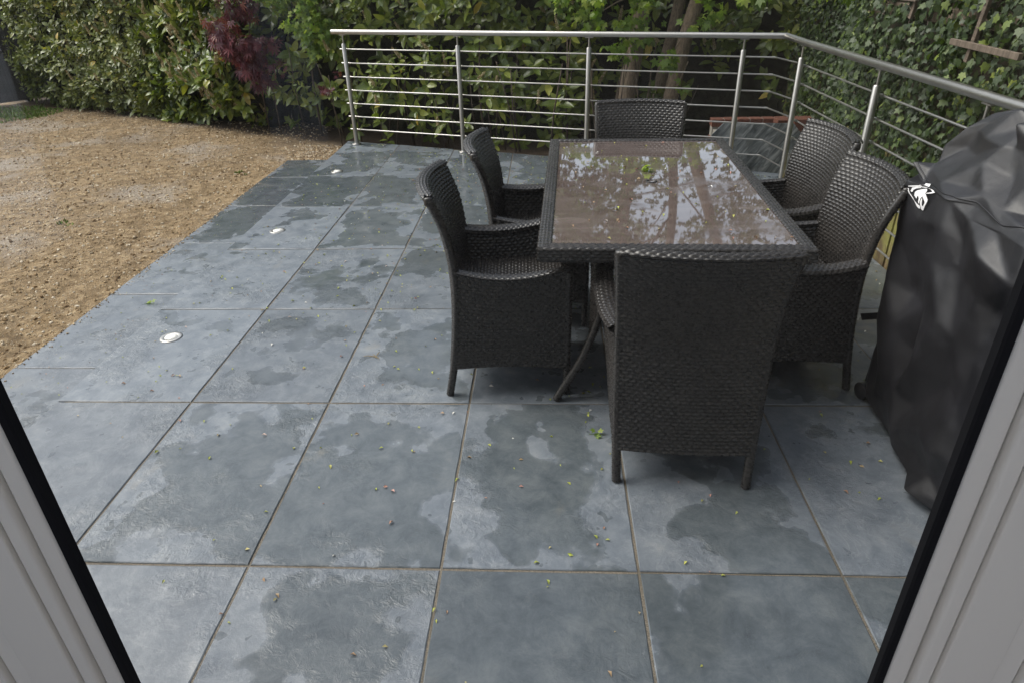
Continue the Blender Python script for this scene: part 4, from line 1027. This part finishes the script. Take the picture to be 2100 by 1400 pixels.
for yy, cs in ((0., 7), (-.12, 6)):
    for c in range(cs):
        for k in range(8):
            o = link(bpy.data.objects.new('brick', bm0), wl); o.location = (-.42+k*.112+(.05 if c % 2 else 0), yy+random.uniform(-.003, .003), .055+c*.075)
    MB().box(-.465, .40, yy-.042, yy+.042, 0, .115+.075*(cs-1)).build('mortar', M['mortar'], wl)
for (x, y, z, rz, lab) in ((2.06, 6.12, .296, 4, 'loose orange red brick standing forward on the low wall'), (2.22, 6.13, .296, -6, 'loose orange red brick at the right end of the low wall')):
    o = MB().box(-.054, .054, -.052, .052, 0, .085, .004).build('loose_brick', M['brick']); o.location = (x, y+.055, z+.0); o.rotation_euler = (0, 0, R(rz)); tag(o, lab, 'brick', 'loose bricks')

# ------------------------------------------------------------------ fallen bits on slate and table
def bits(name, P, S, rnd, label, kind='stuff'):
    V0, F0, _ = leaf_oval(2, .55, .5, .35); n_ = len(P); a = rng.uniform(0, 6.28, n_)
    D = np.stack([np.cos(a), np.sin(a), rng.uniform(-.05, .25, n_)], -1); N = np.stack([rng.normal(0, .3, n_), rng.normal(0, .3, n_), np.ones(n_)], -1)
    D = nrm(D); N = nrm(N-D*np.sum(N*D, -1, keepdims=True)); X_ = np.cross(D, N)
    V = P[:, None]+S[:, None, None]*(V0[None, :, 0:1]*X_[:, None]+V0[None, :, 1:2]*D[:, None]+(V0[None, :, 2:3]+.12)*N[:, None]); F = (F0[None]+(np.arange(n_)*len(V0))[:, None, None]).reshape(-1, 4)
    return tag(np_obj(name, V.reshape(-1, 3), F, M['debris'], None, True, {'rnd': np.repeat(rnd, len(V0))}), label, 'debris', kind=kind)
n_ = 2100; x = rng.uniform(-2.05, 1.95, n_*3); y = rng.uniform(.9, 7.1, n_*3)
k = (y < back_edge(x)-.03) & (rng.uniform(0, 1, n_*3) < (.10+.9*np.clip((y-1.5)/3.5, 0, 1)**1.2)*np.where(x < -1.2, .55, 1.)); x, y = x[k][:n_], y[k][:n_]
bits('fallen_blossom', np.stack([x, y, np.full(len(x), .0015)], -1), rng.uniform(.008, .021, len(x)), rng.uniform(0, 1, len(x)), 'tiny fallen yellow green and pink blossom bits scattered over the slate')
n_ = 90; x = rng.uniform(.07, .90, n_); y = rng.uniform(2.32, 3.88, n_); q = rng.uniform(0, 1, n_)
bits('fallen_blossom', np.stack([x, y, np.full(n_, .7200)], -1), rng.uniform(.009, .02, n_), q, 'tiny fallen blossom bits lying on the wet table top')
n_ = 300; x = rng.uniform(-2.7, -2.15, n_); y = rng.uniform(2.6, 7.0, n_)
bits('fallen_blossom', np.stack([x, y, np.full(n_, SZ+.0015)], -1), rng.uniform(.005, .012, n_), rng.uniform(0, 1, n_), 'tiny fallen blossom bits on the lower slate step')
def sprig(x, y, z, n_, s, lab, mat='maple'):
    t = empty('fallen_sprig', (x, y, z)); tag(t, lab, 'sprig')
    for k in range(n_):
        V0, F0, mid = MAPLE; me = np_mesh('leaf', V0, F0, M[mat+'_one'], True, {'mid': mid}); o = link(bpy.data.objects.new('leaf', me), t); a = random.uniform(0, 6.28); r = s*.6*random.random()
        o.location = (r*math.cos(a), r*math.sin(a), .004+.004*k); o.rotation_euler = (random.uniform(-.5, .5), random.uniform(-.5, .5), random.uniform(0, 6.28)); o.scale = (s*.7,)*3
    MB().tube([(-s, 0, .003), (0, s*.1, .005), (s*.8, -s*.1, .003)], .0012, 6).build('stalk', M['grass'], t)
sprig(.492, 3.29, .7205, 6, .045, 'bright green leaf sprig lying on the table top')
sprig(.20, 2.13, .001, 4, .03, 'green fallen leaf sprig on the slate left of the nearest chair')
sprig(-.205, 3.48, .001, 3, .03, 'green fallen leaf sprig on the slate beside the far left chair')
sprig(-2.42, 3.62, SZ+.002, 4, .035, 'green fallen sprig lying on the lower slate step')
def twiglet():
    t = MB(); c = (-.80, 2.72, .004)
    for dx, dy in ((-.06, .005), (.01, .045), (.02, -.02), (-.02, .02)): t.tube([c, (c[0]+dx*.6, c[1]+dy*.7, .009), (c[0]+dx, c[1]+dy, .005)], [.002, .0018, .0012], 6)
    tag(t.build('fallen_twig', M['spike']), 'small pale branched twig on a slate joint', 'twig')
twiglet()

# ------------------------------------------------------------------ the house the view is taken from
YG = .455
def stile(name, label, x_glass, sg, width):
    """vertical door stile, profile drawn in plan from the glass edge outwards"""
    t = empty(name, (x_glass, YG, 0)); tag(t, label, 'door frame')
    def pr(pts, nm, m, sm=False):
        o = MB().prism([(sg*a, c_) if sg > 0 else (sg*a, c_) for a, c_ in (pts if sg > 0 else pts[::-1])], .03, 2.2).build(nm, M[m], t)
        if sm: autosmooth(o, 40)
    def bead(a0, a1, y0, y1, r=.006):
        out = [(a0, y1)]
        for k in range(7): an = math.pi*.5*k/6; out.append((a0+r-r*math.cos(an), y0+r-r*math.sin(an)))
        for k in range(7): an = math.pi*.5*k/6; out.append((a1-r+r*math.sin(an), y0+r-r*math.cos(an)))
        out.append((a1, y1)); return [(p[0], p[1]) for p in out]
    pr([(.024, .02), (.004, .0), (0, -.004), (0, -.012), (.002, -.0135), (.0085, -.0135), (.0085, .005), (.03, .02)], 'gasket', 'gasket')
    pr([(.075, .06), (.034, .026), (width, .026), (width, .06)], 'outer_frame', 'anthracite')
    pr(bead(.009, .031, -.0145, .004, .006), 'glazing_bead', 'upvc', True)
    pr(bead(.033, .050, -.019, .02, .0045), 'glazing_bead', 'upvc', True)
    pr(bead(.0515, .1045, -.022, .025, .002), 'stile_face', 'upvc', True)
    pr(bead(.106, .128, -.018, .025, .002), 'stile_face', 'upvc', True)
    pr(bead(.1295, width, -.024, .025, .003), 'stile_face', 'upvc', True)
    return t
stile('door_stile', 'white plastic door frame upright at the lower right corner', .331, 1, .26)
stile('door_stile', 'white plastic door frame upright at the lower left corner', -.448, -1, .26)
gp = MB().box(-.468, .351, YG-.002, YG+.002, .12, 2.12).build('glass_pane', M['glass']); tag(gp, 'clear glass door pane the garden is seen through', 'glass')
for (a, c, lab) in ((-1.5, -.69, 'unseen side pane left of the door, added to brighten the room'), (.575, 1.42, 'unseen side pane right of the door, added to brighten the room')):
    tag(MB().box(a, c, YG-.002, YG+.002, .12, 2.12).build('glass_pane', M['glass']), lab, 'glass')  # side panes added beyond the door so more daylight enters the room
hr = MB(); hr.box(-.445, .328, YG-.03, YG+.06, .03, .12, .004); tag(hr.build('door_rail', M['upvc']), 'white bottom rail of the glazed door', 'door frame')
hw = empty('house_wall', (0, .45, 0)); tag(hw, 'cream rendered house wall around the glazed door', 'wall')
MB().box(-6, -1.5, -.08, .1, -.3, 5.2).build('wall_panel', M['render'], hw); MB().box(1.42, 6, -.08, .1, -.3, 5.2).build('wall_panel', M['render'], hw)
MB().box(-1.5, 1.42, -.08, .1, 2.2, 5.2).build('lintel', M['render'], hw); MB().box(-1.5, 1.42, -.05, .108, -.05, .028).build('threshold', M['upvc'], hw)
def st(name, mb, m): return tag(mb.build(name, M[m]), kind='structure')
st('floor', MB().box(-3.2, 3.2, -5.2, .36, -.1, .02), 'carpet'); st('ceiling', MB().box(-3.2, 3.2, -.12, .36, 2.5, 2.7).box(-3.2, 3.2, -5.2, -4.4, 2.5, 2.7).box(-3.2, -2.3, -4.4, -.12, 2.5, 2.7).box(2.3, 3.2, -4.4, -.12, 2.5, 2.7), 'plaster')  # ceiling mostly left open, an added rooflight to brighten the door frames
st('wall_left', MB().box(-3.3, -3.2, -5.2, -3.325, -.1, 2.7).box(-3.3, -3.2, -2.675, .36, -.1, 2.7).box(-3.3, -3.2, -3.325, -2.675, 1.95, 2.7), 'plaster'); st('wall_right', MB().box(3.2, 3.3, -5.2, .36, -.1, 2.7), 'darkwall')
st('wall_back', MB().box(-3.2, -2.5, -5.3, -5.2, -.1, 2.7).box(-2.5, -1.95, -5.3, -5.2, 2.05, 2.7).box(-1.95, -1.7, -5.3, -5.2, -.1, 2.7).box(1.7, 3.2, -5.3, -5.2, -.1, 2.7).box(-1.7, 1.7, -5.3, -5.2, 2.4, 2.7).box(-1.7, 1.7, -5.3, -5.2, -.1, 1.5), 'plaster')  # high opening added in this unseen wall to let sky light in

t = empty('added_back_door', (-2.22, -5.25, .02)); tag(t, 'unseen frosted back door, added to mirror a pale streak in the pane', 'door')  # added door, its bluish glow mirrors as a streak in the glass
MB().box(-.26, .26, -.012, .012, .05, 2.0).build('frosted_pane', M['frost'], t)
for a, c in ((-.275, -.262), (.262, .275)): MB().box(a, c, -.02, .02, 0, 2.03).build('frame', M['upvc'], t)

t = empty('added_side_door', (-3.25, -3.0, .02)); tag(t, 'unseen frosted side door, added to mirror a faint haze in the pane', 'door')  # added door, put here to reflect pale haze over the soil
MB().box(-.012, .012, -.31, .31, .05, 1.9).build('frosted_pane', M['frost'], t)
for a, c in ((-.325, -.312), (.312, .325)): MB().box(-.02, .02, a, c, 0, 1.93).build('frame', M['upvc'], t)
